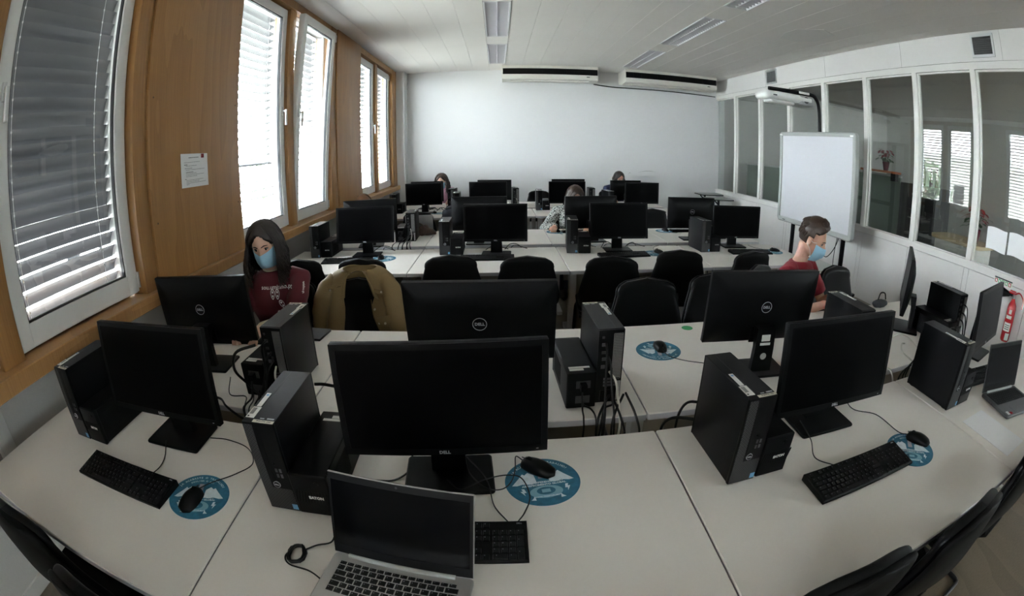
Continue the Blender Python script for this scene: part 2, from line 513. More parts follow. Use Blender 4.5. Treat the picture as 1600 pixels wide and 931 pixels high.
for y0, y1 in ((1.826, 1.947), (5.036, 5.232), (8.256, 8.50), (-.262, -.20), (2.988, 3.0), (6.228, 6.24), (8.50, 8.60)):
    struct('trim_jamb', MB().rbox(-2.02, -1.895, y0, y1, 1.02, 3.185, .004, 2), M['wood'], wl)
struct('trim_sill', MB().rbox(-2.17, -1.84, YF, 8.60, .945, 1.02, .006, 3, .005), M['wood_sill'], wl)
BAYS = [-.22, 2.99, 6.21, -3.43]
for b in BAYS:
    struct('trim_header', MB().box(-2.03, -1.90, b + .0, b + 2.10, 3.10, 3.186), M['wood'], wl)
    struct('trim_mullion', MB().rbox(-2.04, -1.925, b + .962, b + 1.105, 1.02, 3.10, .004, 2), M['wood'], wl)
    struct('trim_soffit', MB().box(-2.4, -2.03, b, b + 2.1, .93, 1.0), M['steel'], wl)
struct('baseboard_left', MB().rbox(-2.17, -2.155, YF, 8.62, 0, .075, .004, 2), mat('white_baseboard', (.70, .69, .67), .5))
tk = MB().rbox(-2.17, -2.11, .60, .70, .08, .86, .006, 2).rbox(-2.17, -2.10, .585, .715, .86, .90, .008, 3)
tag(tk.build('cable_duct', M['white_pvc']), 'white vertical cable duct on the wall under the near window sill', 'cable duct')

def frame_ring(mb, y0, y1, z0, z1, w, x0, x1, wb=None):
    wb = wb or w
    mb.box(x0, x1, y0, y0 + w, z0, z1).box(x0, x1, y1 - w, y1, z0, z1).box(x0, x1, y0 + w, y1 - w, z0, z0 + wb).box(x0, x1, y0 + w, y1 - w, z1 - w, z1)
    return mb
Z0, Z1 = 1.028, 3.095
wn = [0]
def window(b, right, tilt=0.0):
    wn[0] += 1
    y0 = b + (1.10 if right else .015); y1 = y0 + .952
    root = sempty('window_%d' % wn[0], (-1.97, y0, Z0))
    W = y1 - y0; H = Z1 - Z0
    frame_ring(MB(), 0, W, 0, H, .05, -.075, -.012).build('frame', M['white_pvc'], root, smooth=0)
    sash = bpy.data.objects.new('sash', None); COL.objects.link(sash); sash.parent = root
    sash.rotation_euler = (0, tilt, 0)
    mb = MB()
    y = (.012, W - .012); z = (.012, H - .012); w = .088
    for a0, a1, c0, c1 in ((y[0], y[0] + w, z[0], z[1]), (y[1] - w, y[1], z[0], z[1])):
        mb.rbox(-.05, .018, a0, a1, c0, c1, .01, 3)
    mb.box(-.05, .017, y[0] + w - .004, y[1] - w + .004, z[0], z[0] + w + .01).box(-.05, .017, y[0] + w - .004, y[1] - w + .004, z[1] - w, z[1])
    mb.build('sash_frame', M['white_pvc'], sash)
    g = frame_ring(MB(), y[0] + w - .002, y[1] - w + .002, z[0] + w + .006, z[1] - w + .002, .009, -.018, .006)
    g.build('gasket', M['gasket'], sash, smooth=0)
    MB().box(-.022, -.016, y[0] + w, y[1] - w, z[0] + w, z[1] - w).build('glass_pane', M['glass'], sash, smooth=0)
    hy = y[0] + .045 if right else y[1] - .045
    h = MB().rbox(.018, .032, hy - .014, hy + .014, 1.02, 1.10, .005, 2)
    h.cyl((.03, hy, 1.06), (.062, hy, 1.06), .009).rbox(.05, .068, hy - .012, hy + .012, .93, 1.075, .006, 3)
    h.build('handle', M['alu'] if b < 1 else M['white_pvc'], sash)
    hg = MB()
    for zz in (.03, H - .12): hg.cyl((.02, (y[1] if right else y[0]), zz), (.02, (y[1] if right else y[0]), zz + .085), .009)
    hg.build('hinge', M['alu'], sash)
    return root, y0, y1
TILT_OPEN = radians(3.4)
_slat = {}
def slat_mesh(L):
    k = round(L, 3)
    if k not in _slat:
        secs = []
        for yy in (0, L):
            q = []
            for i in range(5):
                t = -1 + i / 2.0
                q.append((t * .04, yy, .006 * (1 - t * t)))
            q += [(x, y_, z - .0012) for x, y_, z in reversed(q)]
            secs.append(q)
        _slat[k] = MB().loft(secs).data('slat', 60)
    return _slat[k]
def blind(y0, y1, tilt, label, loose=0, low=None):
    root = thing('venetian_blind', label, 'blind', (-2.105, y0 + .045, 0), 0, 'outside blinds of the window bays')
    L = y1 - y0 - .09
    MB().box(-.05, .05, 0, L, 3.03, 3.10).build('head_rail', M['alu'], root, smooth=0)
    n = 28
    for i in range(n):
        z = 1.06 + i * .0715
        a = tilt
        if loose and low is None and i < loose: a = tilt * (.76 + .034 * i)
        if low is not None and 4 <= i <= 8: a = low
        put('slat', slat_mesh(L), M['slat'], root, (0, 0, z), (0, -a, 0))
    MB().rbox(-.04, .04, 0, L, 1.015, 1.03, .004, 2).build('bottom_rail', M['alu'], root)
    for yy in (.13, L - .13):
        c = MB()
        c.cyl((.043, yy, 1.02), (.043, yy, 3.05), .0015, n=5).cyl((-.043, yy, 1.02), (-.043, yy, 3.05), .0015, n=5)
        for i in range(n):
            z = 1.06 + i * .0715
            c.ell((.043, yy, z + .02), (.005, .005, .007), 8, 5)
        c.build('ladder_cord', M['cord'], root)
    for yy in (-.055, L - .002):
        MB().box(-.03, .03, yy, yy + .057, 1.0, 3.1).build('guide_rail', M['alu'], root, smooth=0)
    return root
SPECS = [(BAYS[0], 0, 0, 66, 'nearly shut blind outside the frame-edge sash left of the near window', None),
         (BAYS[0], 1, 0, 66, 'nearly shut grey slat blind outside the nearest window, lower gaps open', None),
         (BAYS[1], 0, 0, 18, 'half open blind of the window directly behind the long-haired woman in burgundy', -26),
         (BAYS[1], 1, TILT_OPEN, 18, 'half open blind behind the window sash that is tilted into the room', None),
         (BAYS[2], 0, 0, 17, 'bright half open blind at the far window, left sash', None),
         (BAYS[2], 1, 0, 19, 'blind at the far window, right sash next to the white column', None)]
for b, rt, tl, an, lb, lw in SPECS:
    w_, a_, c_ = window(b, rt, tl)
    blind(a_, c_, radians(an), lb, 7 if (an > 60 or lw is not None) else 0, None if lw is None else radians(lw))
for rt in (0, 1):  # unseen bay: blinds added to hold daylight back from the front desks
    w_, a_, c_ = window(BAYS[3], rt)
    blind(a_, c_, radians(20), 'added blind dimming the unseen window behind the camera, %s sash' % ('nearer' if rt else 'farther'))

# ---- right partition: laminate panels, rails, mullions, glass
wr = sempty('wall_right')
GY = [YF + .02] + [2.495 + .929 * k for k in range(-6, 8)]           # mullion centre lines
GY = [g for g in GY if g < 9.06]
ZB, ZT = .905, 2.805
MB().box(XR - .0, XR + .09, YF, YB, .84, ZB).build('rail', M['mullion'], wr, smooth=0)
MB().rbox(XR - .012, XR + .10, YF, YB, ZB - .012, ZB + .012, .004, 2).build('sill_rail', M['mullion'], wr)
MB().box(XR, XR + .09, YF, YB, ZT, ZT + .075).build('rail', M['mullion'], wr, smooth=0)
MB().box(XR + .02, XR + .09, YF, YB, 0, .84).build('panel_backing', M['groove'], wr, smooth=0)
MB().box(XR + .02, XR + .09, YF, YB, 2.88, 3.27).build('panel_backing', M['groove'], wr, smooth=0)
_mm = {}
for g in GY:
    if 'm' not in _mm:
        _mm['m'] = MB().rbox(0, .09, -.037, .037, 0, ZT - ZB, .004, 2).data('mullion')
        _mm['s'] = MB().rbox(-.002, .0, -.037, .037, 0, .82, .001, 2).data('post')
    put('mullion', _mm['m'], M['mullion'], wr, (XR - .004, g, ZB))
for g0, g1 in zip(GY, GY[1:]):
    w = g1 - g0
    for nm, q0, q1, z0, z1 in (('panel', g0 + .04, g1 - .04, .005, .834), ('panel', g0 - .034, g0 + .034, .005, .834)):
        k = (round(q1 - q0, 4), round(z1 - z0, 4))
        if k not in _mm: _mm[k] = MB().box(0, .03, 0, k[0], 0, k[1]).data('panel', 0)
        put(nm, _mm[k], M['partition'], wr, (XR, q0, z0))
    k = ('g', round(w, 4))
    if k not in _mm: _mm[k] = MB().box(0, .006, 0, w - .074, 0, ZT - ZB).data('glass_pane', 0)
    put('glass_pane', _mm[k], M['glass_partition'], wr, (XR + .05, g0 + .037, ZB))
    bd = MB()
    a, c = g0 + .037, g1 - .037
    bd.box(XR + .03, XR + .075, a, a + .016, ZB, ZT).box(XR + .03, XR + .075, c - .016, c, ZB, ZT).box(XR + .03, XR + .075, a, c, ZT - .02, ZT).box(XR + .03, XR + .075, a, c, ZB, ZB + .02)
    bd.build('glazing_bead', M['mullion'], wr, smooth=0)
hx = [YF, -2.3, -.9, .4, 2.03, 3.62, 5.2, 6.9, YB]
for q0, q1 in zip(hx, hx[1:]):
    MB().box(XR, XR + .03, q0 + .002, q1 - .002, 2.884, 3.19).build('header_panel', M['partition'], wr, smooth=0)
def air_vent(y, label):
    r = thing('air_vent', label, 'air vent', (XR, y, 3.04), 0, 'square vents above the glass partition')
    f = frame_ring(MB(), -.165, .165, -.12, .12, .028, -.016, 0); f.build('frame', M['alu'], r, smooth=0)
    MB().box(-.002, -.0005, -.14, .14, -.1, .1).build('opening', M['vent'], r, smooth=0)
    me = MB().box(-.012, .0, -.139, .139, -.004, .0).data('slat', 0)
    for k in range(9): put('slat', me, M['steel'] if y > 4 else M['vent'], r, (0, 0, -.085 + k * .0215), (0, radians(-35), 0))
air_vent(2.29, 'dark square air vent high on the right wall, nearest the camera')
air_vent(6.69, 'small far air vent above the glass near the projector')

# ---- the room behind the glass
for nm, q, m in (('floor_other_room', (XR + .12, 10.5, YF, 10, -.1, 0), 'floor'), ('ceiling_other_room', (XR + .1, 10.5, YF, 10, 3.19, 3.3), 'other_ceiling'),
                 ('wall_other_far', (10.4, 10.55, YF, 10, 0, 3.3), 'other_wall'), ('wall_other_end', (XR + .1, 10.5, 9.05, 9.2, 0, 3.3), 'other_wall'), ('wall_other_near_light_gap', (XR + .1, 10.5, YF - .1, YF, 0, 2.6), 'other_wall')):  # near wall stops below the ceiling, an added gap letting daylight in
    struct(nm, MB().box(*q), M[m], smooth=0)
t = thing('green_screen_panel', 'pale green frosted screen behind the glass, right of the whiteboard', 'screen panel', (6.4, 5.75, 0))
MB().box(-.02, .02, -.55, .55, .0, 1.58).build('panel', M['frosted'], t, smooth=0)
MB().box(-.03, .03, -.57, .57, 1.58, 1.61).build('top_rail', M['alu'], t, smooth=0)
t = thing('green_screen_panel', 'long low green screen behind the far three glass panes', 'screen panel', (5.35, 7.9, 0))
MB().box(-.02, .02, -1.05, 1.0, .0, 1.48).build('panel', M['frosted'], t, smooth=0)
MB().box(-.03, .03, -1.07, 1.02, 1.48, 1.51).build('top_rail', M['alu'], t, smooth=0)
t = thing('wall_shelf', 'orange shelf behind the glass holding a red poinsettia', 'shelf', (6.25, 5.6, 1.63))
MB().rbox(-.13, .13, -.42, .42, 0, .035, .004, 2).build('board', M['orange'], t)
MB().box(-.1, .1, -.38, -.35, -.12, 0).build('bracket', M['black'], t, smooth=0); MB().box(-.1, .1, .35, .38, -.12, 0).build('bracket', M['black'], t, smooth=0)
t = thing('tall_cabinet', 'dark filing cabinet behind the glass with three bottles on top', 'cabinet', (6.55, 4.7, 0))
MB().rbox(-.25, .25, -.42, .42, 0, 1.52, .01, 2).build('body', M['cabinet'], t)
for k in range(4):
    d = MB().rbox(-.275, -.25, -.40, .40, .04 + k * .37, .39 + k * .37, .004, 2).build('drawer', M['cabinet'], t)
    MB().box(-.295, -.275, -.10, .10, .25 + k * .37, .265 + k * .37).build('handle', M['alu'], d, smooth=0)
for k, (yy, h) in enumerate(((4.42, .34), (4.55, .28), (4.72, .40))):
    b = thing('bottle', ('small red bottle on the dark cabinet behind the glass, nearest the mullion', 'shortest red bottle on the dark cabinet behind the glass', 'tallest red bottle on the dark cabinet behind the glass')[k], 'bottle', (6.5, yy, 1.52), 0, 'bottles on the dark cabinet')
    MB().lathe([(.0, 0), (.036, 0), (.038, .02), (.038, h * .55), (.014, h * .75), (.013, h)], 14).build('body', M['bottle'], b)
    MB().lathe([(.0, h - .03), (.015, h - .03), (.015, h + .003), (0, h + .003)], 12).build('cap', M['black'], b)
t = thing('reception_counter', 'beige rounded counter top standing behind the glass partition', 'counter', (5.15, 2.95, 0))
MB().rbox(-.30, .30, -.42, .42, .99, 1.035, .12, 6, .01).build('worktop', M['counter'], t)
MB().rbox(-.24, .24, -.36, .36, 0, .99, .05, 4).build('body', M['other_wall'], t)
def poinsettia(loc, s, label, red=True):
    t = thing('potted_poinsettia', label, 'plant', loc)
    MB().lathe([(0, 0), (.045 * s, 0), (.075 * s, .14 * s), (.07 * s, .15 * s), (.0, .13 * s)], 18).build('pot', M['pot_red'], t)
    rnd = random.Random(int(s * 100))
    for nm, m, n, zz, r in (('leaves', 'plant', 22, .2, .16), ('bracts', 'poinsettia', 26, .30, .15)):
        lf = MB()
        for k in range(n):
            a = rnd.uniform(0, 2 * pi); d = rnd.uniform(.02, r) * s; z = (zz + rnd.uniform(-.05, .07)) * s
            c = Vector((d * cos(a), d * sin(a), z)); q = Vector((cos(a), sin(a), rnd.uniform(-.4, .3))).normalized(); w = Vector((-sin(a), cos(a), 0))
            l = .09 * s
            rows = [[tuple(c + q * l * u + w * (v * .03 * s * sin(pi * (u * .9 + .06))) + Vector((0, 0, -.03 * s * u * u))) for v in (-1, 0, 1)] for u in (0, .33, .66, 1)]
            lf.sheet(rows, .001)
        tag(lf.build(nm, M[m], t, smooth=60), kind='stuff')
    st = MB()
    for k in range(5):
        a = k * 1.3; st.tube([(0, 0, .1 * s), (.03 * s * cos(a), .03 * s * sin(a), .2 * s), (.07 * s * cos(a), .07 * s * sin(a), .3 * s)], .004 * s, 6)
    st.build('stem', M['plant'], t)
    return t
poinsettia((6.2, 5.42, 1.665), .95, 'red poinsettia standing on the orange shelf behind the glass')
poinsettia((5.05, 2.72, 1.035), 1.05, 'red poinsettia in dark pot on the counter behind the glass')
t = thing('office_desk', 'dark desk behind the glass beside the filing cabinet', 'desk', (5.6, 4.2, 0))
MB().rbox(-.4, .4, -.5, .5, .70, .73, .01, 2).build('top', M['cabinet'], t)
for sx in (-.36, .36):
    for sy in (-.46, .46): MB().box(sx - .02, sx + .02, sy - .02, sy + .02, 0, .70).build('leg', M['cabinet'], t, smooth=0)
for k, (yy, lab) in enumerate(((2.15, 'white sheet taped on the glass beside the poinsettia'), (1.84, 'white sheet taped on the glass at the right frame edge'))):
    r = [[(XR + .045 - .004 * sin(u * 3 + v * 2 + k), yy + .14 - .28 * u, 1.085 + .21 * v + .008 * sin(u * 5)) for u in [i / 6 for i in range(7)]] for v in [j / 5 for j in range(6)]]
    tag(MB().sheet(r, .0006).build('paper_sheet', M['paper'], smooth=60), lab, 'paper', 'sheets on the partition glass')

# ---- ceiling luminaires (switched off)
def luminaire(x, y0, y1, label):
    t = thing('ceiling_luminaire', label, 'ceiling light', (x, y0, CEIL), 0, 'recessed louvered ceiling luminaires')
    L = y1 - y0; w = .147
    f = MB(); fr = .014
    f.box(-w, -w + fr, 0, L, -.006, .07).box(w - fr, w, 0, L, -.006, .07).box(-w, w, 0, fr, -.006, .07).box(-w, w, L - fr, L, -.006, .07).box(-w, w, 0, L, .066, .072)
    f.build('housing', M['lamp_white'], t, smooth=0)
    for s in (-1, 1):
        MB().cyl((s * .066, .04, .042), (s * .066, L - .04, .042), .013, n=12).build('tube', M['tube'], t)
    for cx in (-.131, 0, .131):
        rows = [[(cx - .016 * (1 - q) if cx < 0 else cx + 0, yy, z) for z, q in ((.0, 1), (.06, 0))] for yy in (fr, L - fr)]
        MB().loft([[(cx - .004, yy, .001), (cx + .004, yy, .001), (cx + .016, yy, .062), (cx - .016, yy, .062)] for yy in (fr, L - fr)]).build('reflector', M['louver'], t, smooth=0)
    b = MB(); n = 24
    for i in range(1, n):
        yy = fr + (L - 2 * fr) * i / n
        for s in (-1, 1): b.add([(s * .066 - .062, yy - .001, .0), (s * .066 + .062, yy - .001, .0), (s * .066 + .062, yy - .004, .03), (s * .066 - .062, yy - .004, .03),
                                 (s * .066 - .062, yy + .001, .0), (s * .066 + .062, yy + .001, .0), (s * .066 + .062, yy + .004, .03), (s * .066 - .062, yy + .004, .03)],
                                [(0, 1, 2, 3), (7, 6, 5, 4), (0, 4, 5, 1), (2, 6, 7, 3)])
    tag(b.build('louver_blades', M['louver'], t, smooth=0), kind='stuff')
nm3 = ('nearest the camera, mostly above the picture', 'second from the far wall', 'next to the air conditioners')
for k, (y0, y1) in enumerate(LUM_Y):
    luminaire(.005, y0, y1, 'louvered ceiling light, row nearer the windows, ' + nm3[k])
    luminaire(2.405, y0, y1, 'louvered ceiling light, row nearer the glass wall, ' + nm3[k])

# ---- air conditioners under the ceiling at the far wall
def aircon(x0, x1, y, label):
    t = thing('air_conditioner', label, 'air conditioner', (x0, y, 2.93), 0, 'ceiling-hung air conditioners')
    W = x1 - x0; D = YB - y - .02
    sec = [(0, .255), (0, .235), (.0, .03), (.02, .0), (D * .55, -.02), (D, .02), (D, .255)]
    MB().loft([[(xx, a, b) for a, b in sec] for xx in (0, W)]).build('casing', M['ac_white'], t)
    MB().box(.012, W - .012, -.004, .002, .09, .20).build('intake_slot', M['black'], t, smooth=0)
    MB().box(.006, W - .006, -.012, .003, .205, .235).build('top_strip', M['ac_white'], t, smooth=0)
    MB().box(.006, W - .006, -.012, .003, .018, .085).build('lower_strip', M['ac_white'], t, smooth=0)
    fin = MB().box(-.002, .002, -.006, .0, .09, .20).data('fin', 0)
    for k in range(1, 12): put('fin', fin, M['black_satin'], t, (W * k / 12, 0, 0))
    v = MB().box(.15, W - .15, D * .2, D * .5, -.026, -.008).build('outlet_flap', M['ac_white'], t, smooth=0)
    MB().box(W - .22, W - .16, -.0135, -.012, .045, .058).build('badge', M['black'], t, smooth=0)
aircon(.09, 1.84, 8.36, 'long white air conditioner with dark slot in the middle of the far wall')
aircon(2.36, 4.28, 8.36, 'long white air conditioner with dark slot in the far right corner')
c = spline([(1.86, 8.885, 2.93), (2.3, 8.885, 2.89), (3.3, 8.885, 2.885), (4.50, 8.885, 2.865)], 6)
tag(MB().tube(c, .010, 6).build('wall_cable', M['cable']), 'black cable running along the far wall below the air conditioner', 'cable')
st = MB()
for (a, b_, c_, d) in ((2.75, 1.205, 3.15, 1.22), (2.55, 1.16, 2.62, 1.18)):
    st.sheet([[(a + (c_ - a) * u, YB - .0008, b_ + (d - b_) * u + .02 * sin(u * 3) + q * .012 * sin(pi * u)) for u in [i / 10 for i in range(11)]] for q in (0, 1)], .0004)
tag(st.build('wall_scuff', mat('grey_scuff_mark', (.45, .44, .43), .9), bpy.data.objects['wall_back'], smooth=0), 'grey scuff mark')

# ---- outside
struct('ground_outside', MB().box(-60, -2.6, -30, 60, -4.2, -4.0), M['grassy'])
def tree(x, y, h, label, s):
    rnd = random.Random(s)
    t = thing('tree', label, 'tree', (x, y, -4), 0, 'trees outside the windows')
    MB().tube([(0, 0, 0), (.05, .05, h * .4), (0, .1, h * .75)], None, 10, radii=[.25, .18, .08]).build('trunk', M['bark'], t)
    mb = MB()
    for k in range(420):
        d = Vector((rnd.gauss(0, 1), rnd.gauss(0, 1), rnd.gauss(0, 1))).normalized() * rnd.uniform(.55, 1)
        c = Vector((d.x * h * .24, d.y * h * .24, h * .64 + d.z * h * .34)); q = rnd.uniform(.12, .3)
        u = Vector((rnd.gauss(0, 1), rnd.gauss(0, 1), rnd.gauss(0, 1))).normalized(); w = u.orthogonal().normalized()
        mb.add([tuple(c + u * q), tuple(c + w * q * .6), tuple(c - u * q), tuple(c - w * q * .6)], [(0, 1, 2, 3)])
    tag(mb.build('crown', M['leaf'], t, smooth=0), kind='stuff')
tree(-14, 16.5, 7.0, 'leafy tree outside seen through the blind beside the woman in burgundy', 1)
tree(-16, 22.5, 7.5, 'leafy tree outside seen through the blind of the tilted sash', 2)
tree(-12, 4.5, 4.3, 'low leafy tree outside below the nearest window', 3)
tree(-20, 36, 8.0, 'far leafy tree outside the far window', 4)
t = thing('building', 'pale building outside beyond the trees', 'building', (-30, 30, -4))
MB().box(-4, 4, -14, 10, 0, 7.5).build('wall', M['facade'], t, smooth=0)
MB().box(-4.3, 4.3, -14.3, 10.3, 7.5, 7.9).build('roof', M['wall_low'], t, smooth=0)
wm = MB().box(0, .06, -.6, .6, 0, 1.4).data('window', 0)
for k in range(7):
    for z in (1, 4.2): put('window', wm, M['black_satin'], t, (4, -12 + k * 3.2, z))

# ================================================================== desks
DZ = .74
ROW = dict(A=(.385, 1.215), B=(1.32, 2.15), C=(3.275, 4.12), D=(4.27, 5.08), E=(6.125, 6.93), F=(7.05, 7.86))
RNAME = dict(A='front desk row', B='second desk row', C='third desk row', D='fourth desk row', E='fifth desk row', F='last desk row')
SEAMS = dict(A=(-1.92, -.73, .50, 1.725, 2.95), B=(-1.92, -.72, .505, 1.72, 2.84), C=(-1.90, -.69, .515, 1.70, 2.82),
             D=(-1.90, -.70, .50, 1.66, 2.77), E=(-1.85, -.68, .50, 1.62, 2.66), F=(-1.85, -.68, .47, 1.60, 2.66))
COLN = ('at the window end', 'second from the windows', 'third from the windows', 'at the glass wall end')
def desk(x0, x1, y0, y1, back, label, group):
    t = thing('desk', label, 'desk', ((x0 + x1) / 2, (y0 + y1) / 2, 0), pi if back else 0, group)
    w = (x1 - x0) / 2 - .0026; d = (y1 - y0) / 2
    MB().rbox(-w, w, -d, d, DZ - .028, DZ, .008, 3, .003).build('top', M['desk'], t)
    MB().rbox(-w - .0003, w + .0003, -d - .0012, d + .0012, DZ - .027, DZ - .004, .008, 3).build('edge_band', M['desk_edge'], t)
    for s in (-1, 1):
        x = s * (w - .09)
        l = MB().rbox(x - .03, x + .03, -.02, .06, .03, DZ - .03, .006, 2)
        l.rbox(x - .025, x + .025, -d + .10, d - .06, 0, .035, .01, 2).rbox(x - .02, x + .02, -d + .14, d - .08, DZ - .06, DZ - .028, .004, 2)
        l.build('leg', M['desk_leg'], t)
    MB().box(-w + .13, w - .13, d - .16, d - .142, .34, DZ - .06).build('modesty_panel', M['modesty'], t, smooth=0)
    MB().rbox(-w + .12, w - .12, .02, .05, DZ - .075, DZ - .03, .004, 2).build('cross_beam', M['desk_leg'], t)
    return t
for r, (y0, y1) in ROW.items():
    sm = SEAMS[r]
    for k in range(4):
        desk(sm[k], sm[k + 1], y0, y1, r in 'BDF', 'pale grey laminate desk of the %s, %s' % (RNAME[r], COLN[k]), 'desks of the ' + RNAME[r])

# ================================================================== monitors
def monitor_proto():
    t = thing('monitor', 'x', 'monitor')
    W, H = .53, .316
    b = MB().rbox(-.125, .125, -.09, .09, 0, .012, .012, 3, .004)
    b.build('base', M['black_satin'], t)
    n = MB()
    n.loft([[(-.050, .018, .010), (.050, .018, .010), (.050, .044, .010), (-.050, .044, .010)],
            [(-.046, .016, .12), (.046, .016, .12), (.046, .044, .12), (-.046, .044, .12)],
            [(-.044, -.006, .205), (.044, -.006, .205), (.044, .038, .205), (-.044, .038, .205)]])
    nk = n.build('neck', M['black_satin'], t)
    MB().cyl((0, .0445, .082), (0, .0455, .082), .015, n=20).build('cable_hole', M['desk_leg'], nk)
    MB().loft([[(-.020, .0435, .150), (.022, .0435, .150), (.022, .0445, .150), (-.020, .0445, .150)], [(-.020, .0418, .178), (.022, .0418, .178), (.022, .0428, .178), (-.020, .0428, .178)]]).build('white_sticker', M['label_white'], nk, smooth=0)
    MB().loft([[(-.024, .0440, .132), (.026, .0440, .132), (.026, .0450, .132), (-.024, .0450, .132)], [(-.024, .0433, .143), (.026, .0433, .143), (.026, .0443, .143), (-.024, .0443, .143)]]).build('white_sticker', M['label_white'], nk, smooth=0)
    # panel group: pivot at the middle of the bottom front edge
    h = MB()
    x, z0, z1 = W / 2, 0, H
    def ring(d, y, r):
        out = []
        for cx, cz, a0 in ((x - d - r, z1 - d - r, 0), (-x + d + r, z1 - d - r, pi / 2), (-x + d + r, z0 + d + r, pi), (x - d - r, z0 + d + r, 1.5 * pi)):
            for k in range(4):
                a = a0 + pi / 2 * k / 3
                out.append((cx + r * cos(a), y, cz + r * sin(a)))
        return out
    h.loft([ring(.001, .000, .004), ring(0, .002, .004), ring(0, .020, .004), ring(.004, .024, .006), ring(.05, .040, .03), ring(.085, .050, .03)])
    hs = h.build('housing', M['black'], t, (0, -.068, .12))
    bz = MB()
    e, lo = .0165, .020
    for q in ((-x + .001, -x + e, .0, H), (x - e, x - .001, 0, H)):
        bz.box(q[0], q[1], -.0025, .001, .001, H - .001)
    bz.box(-x + e, x - e, -.0025, .001, .001, lo).box(-x + e, x - e, -.0025, .001, H - e, H - .001)
    bz.build('bezel', M['black_satin'], hs, smooth=0)
    MB().box(-x + e, x - e, -.0006, .0008, lo, H - e).build('screen', M['screen'], hs, smooth=0)
    text('logo', 'DELL', .013, M['logo'], hs, (0, -.0028, .0105), (pi / 2, 0, 0), bold=.0004)
    MB().box(x - .03, x - .024, -.0029, -.0024, .008, .0105).build('power_light', M['logo'], hs, smooth=0)
    MB().box(-.19, .19, .0275, .030, H - .030, H - .026).build('vent_slot', M['vent'], hs, smooth=0)
    ringm = MB().tube([(.024 * cos(2 * pi * k / 40), .0505, .17 + .024 * sin(2 * pi * k / 40)) for k in range(40)], .0011, 5, closed=True)
    ringm.build('logo_ring', M['logo'], hs)
    text('logo', 'DELL', .0155, M['logo'], hs, (0, .0505, .17), (pi / 2, 0, pi), bold=.0004)
    MB().rbox(-.055, .055, .044, .053, .010, .085, .004, 2).build('mount_plate', M['black_satin'], hs)
    return t
MON = dict(
    A1=(-1.137, 1.001, 1.9, .862, 6.0), A2=(-.150, .964, 4.0, .873, 3.3), A3=(1.114, 1.027, -1.4, .837, 7.4), A4=(2.60, 1.15, 10, .815, 5),
    B1=(-1.356, 1.608, 5.8, .849, 6.9), B2=(-.072, 1.448, -.6, .880, 10.2), B3=(1.083, 1.511, -5.9, .861, 6.9),
    C1=(-1.173, 3.855, 1.5, .861, 8), C2=(-.029, 3.80, -3.4, .863, 0), C3=(1.053, 3.894, -.8, .854, 9), C4=(2.285, 3.97, -3.1, .835, 0),
    D1=(-1.242, 4.291, 10.1, .871, 0), D2=(-.19, 4.309, -2.1, .866, 0), D3=(.911, 4.331, 5.9, .861, 0), D4=(1.993, 4.382, -3.3, .853, 0),
    E1=(-1.071, 6.573, .7, .863, 0), E2=(-.147, 6.45, -8, .869, 0), E3=(.979, 6.561, -1.4, .855, 0), E4=(2.099, 6.537, 1.4, .854, 0),
    F1=(-1.13, 7.11, -8, .846, 0), F2=(-.075, 7.11, -8, .845, 0), F3=(1.10, 7.11, 4, .85, 0), F4=(2.04, 7.11, 6, .838, 0))
mon0 = monitor_proto()
def set_panel(o, zb, tilt, back):
    h = [c for c in o.children if c.name.startswith('housing')][0]
    h.location.z = zb - DZ; h.rotation_euler.x = -radians(tilt)
    return h
PSEEN = dict(A='dark screen', B='seen from behind', C='dark screen', D='seen from behind', E='dark screen', F='top rim seen behind another monitor')
first = True
for k, (x, y, yaw, zb, tilt) in MON.items():
    back = k[0] in 'BDF'; ya = radians(yaw)
    if back: ox, oy, rz = x + .045 * sin(ya), y - .045 * cos(ya), ya + pi
    else: ox, oy, rz = x - .068 * sin(ya), y + .068 * cos(ya), ya
    if back: ox, oy = x - .045 * sin(ya), y + .045 * cos(ya) - .0
    lab = 'black monitor, %s, %s, %s' % (PSEEN[k[0]], RNAME[k[0]], COLN[int(k[1]) - 1])
    grp = 'monitors of the ' + RNAME[k[0]]
    if first:
        o = mon0; o.location = (ox, oy, DZ); o.rotation_euler = (0, 0, rz); o['label'] = lab; o['group'] = grp; first = False
    else: o = dup(mon0, (ox, oy, DZ), rz, lab, grp)
    set_panel(o, zb, tilt, back)
o = dup(mon0, (2.385, 1.72, DZ), radians(180 + 40), 'black monitor turned almost edge-on, on the second desk row, glass wall end', 'monitors of the second desk row')
set_panel(o, .875, 3, True)

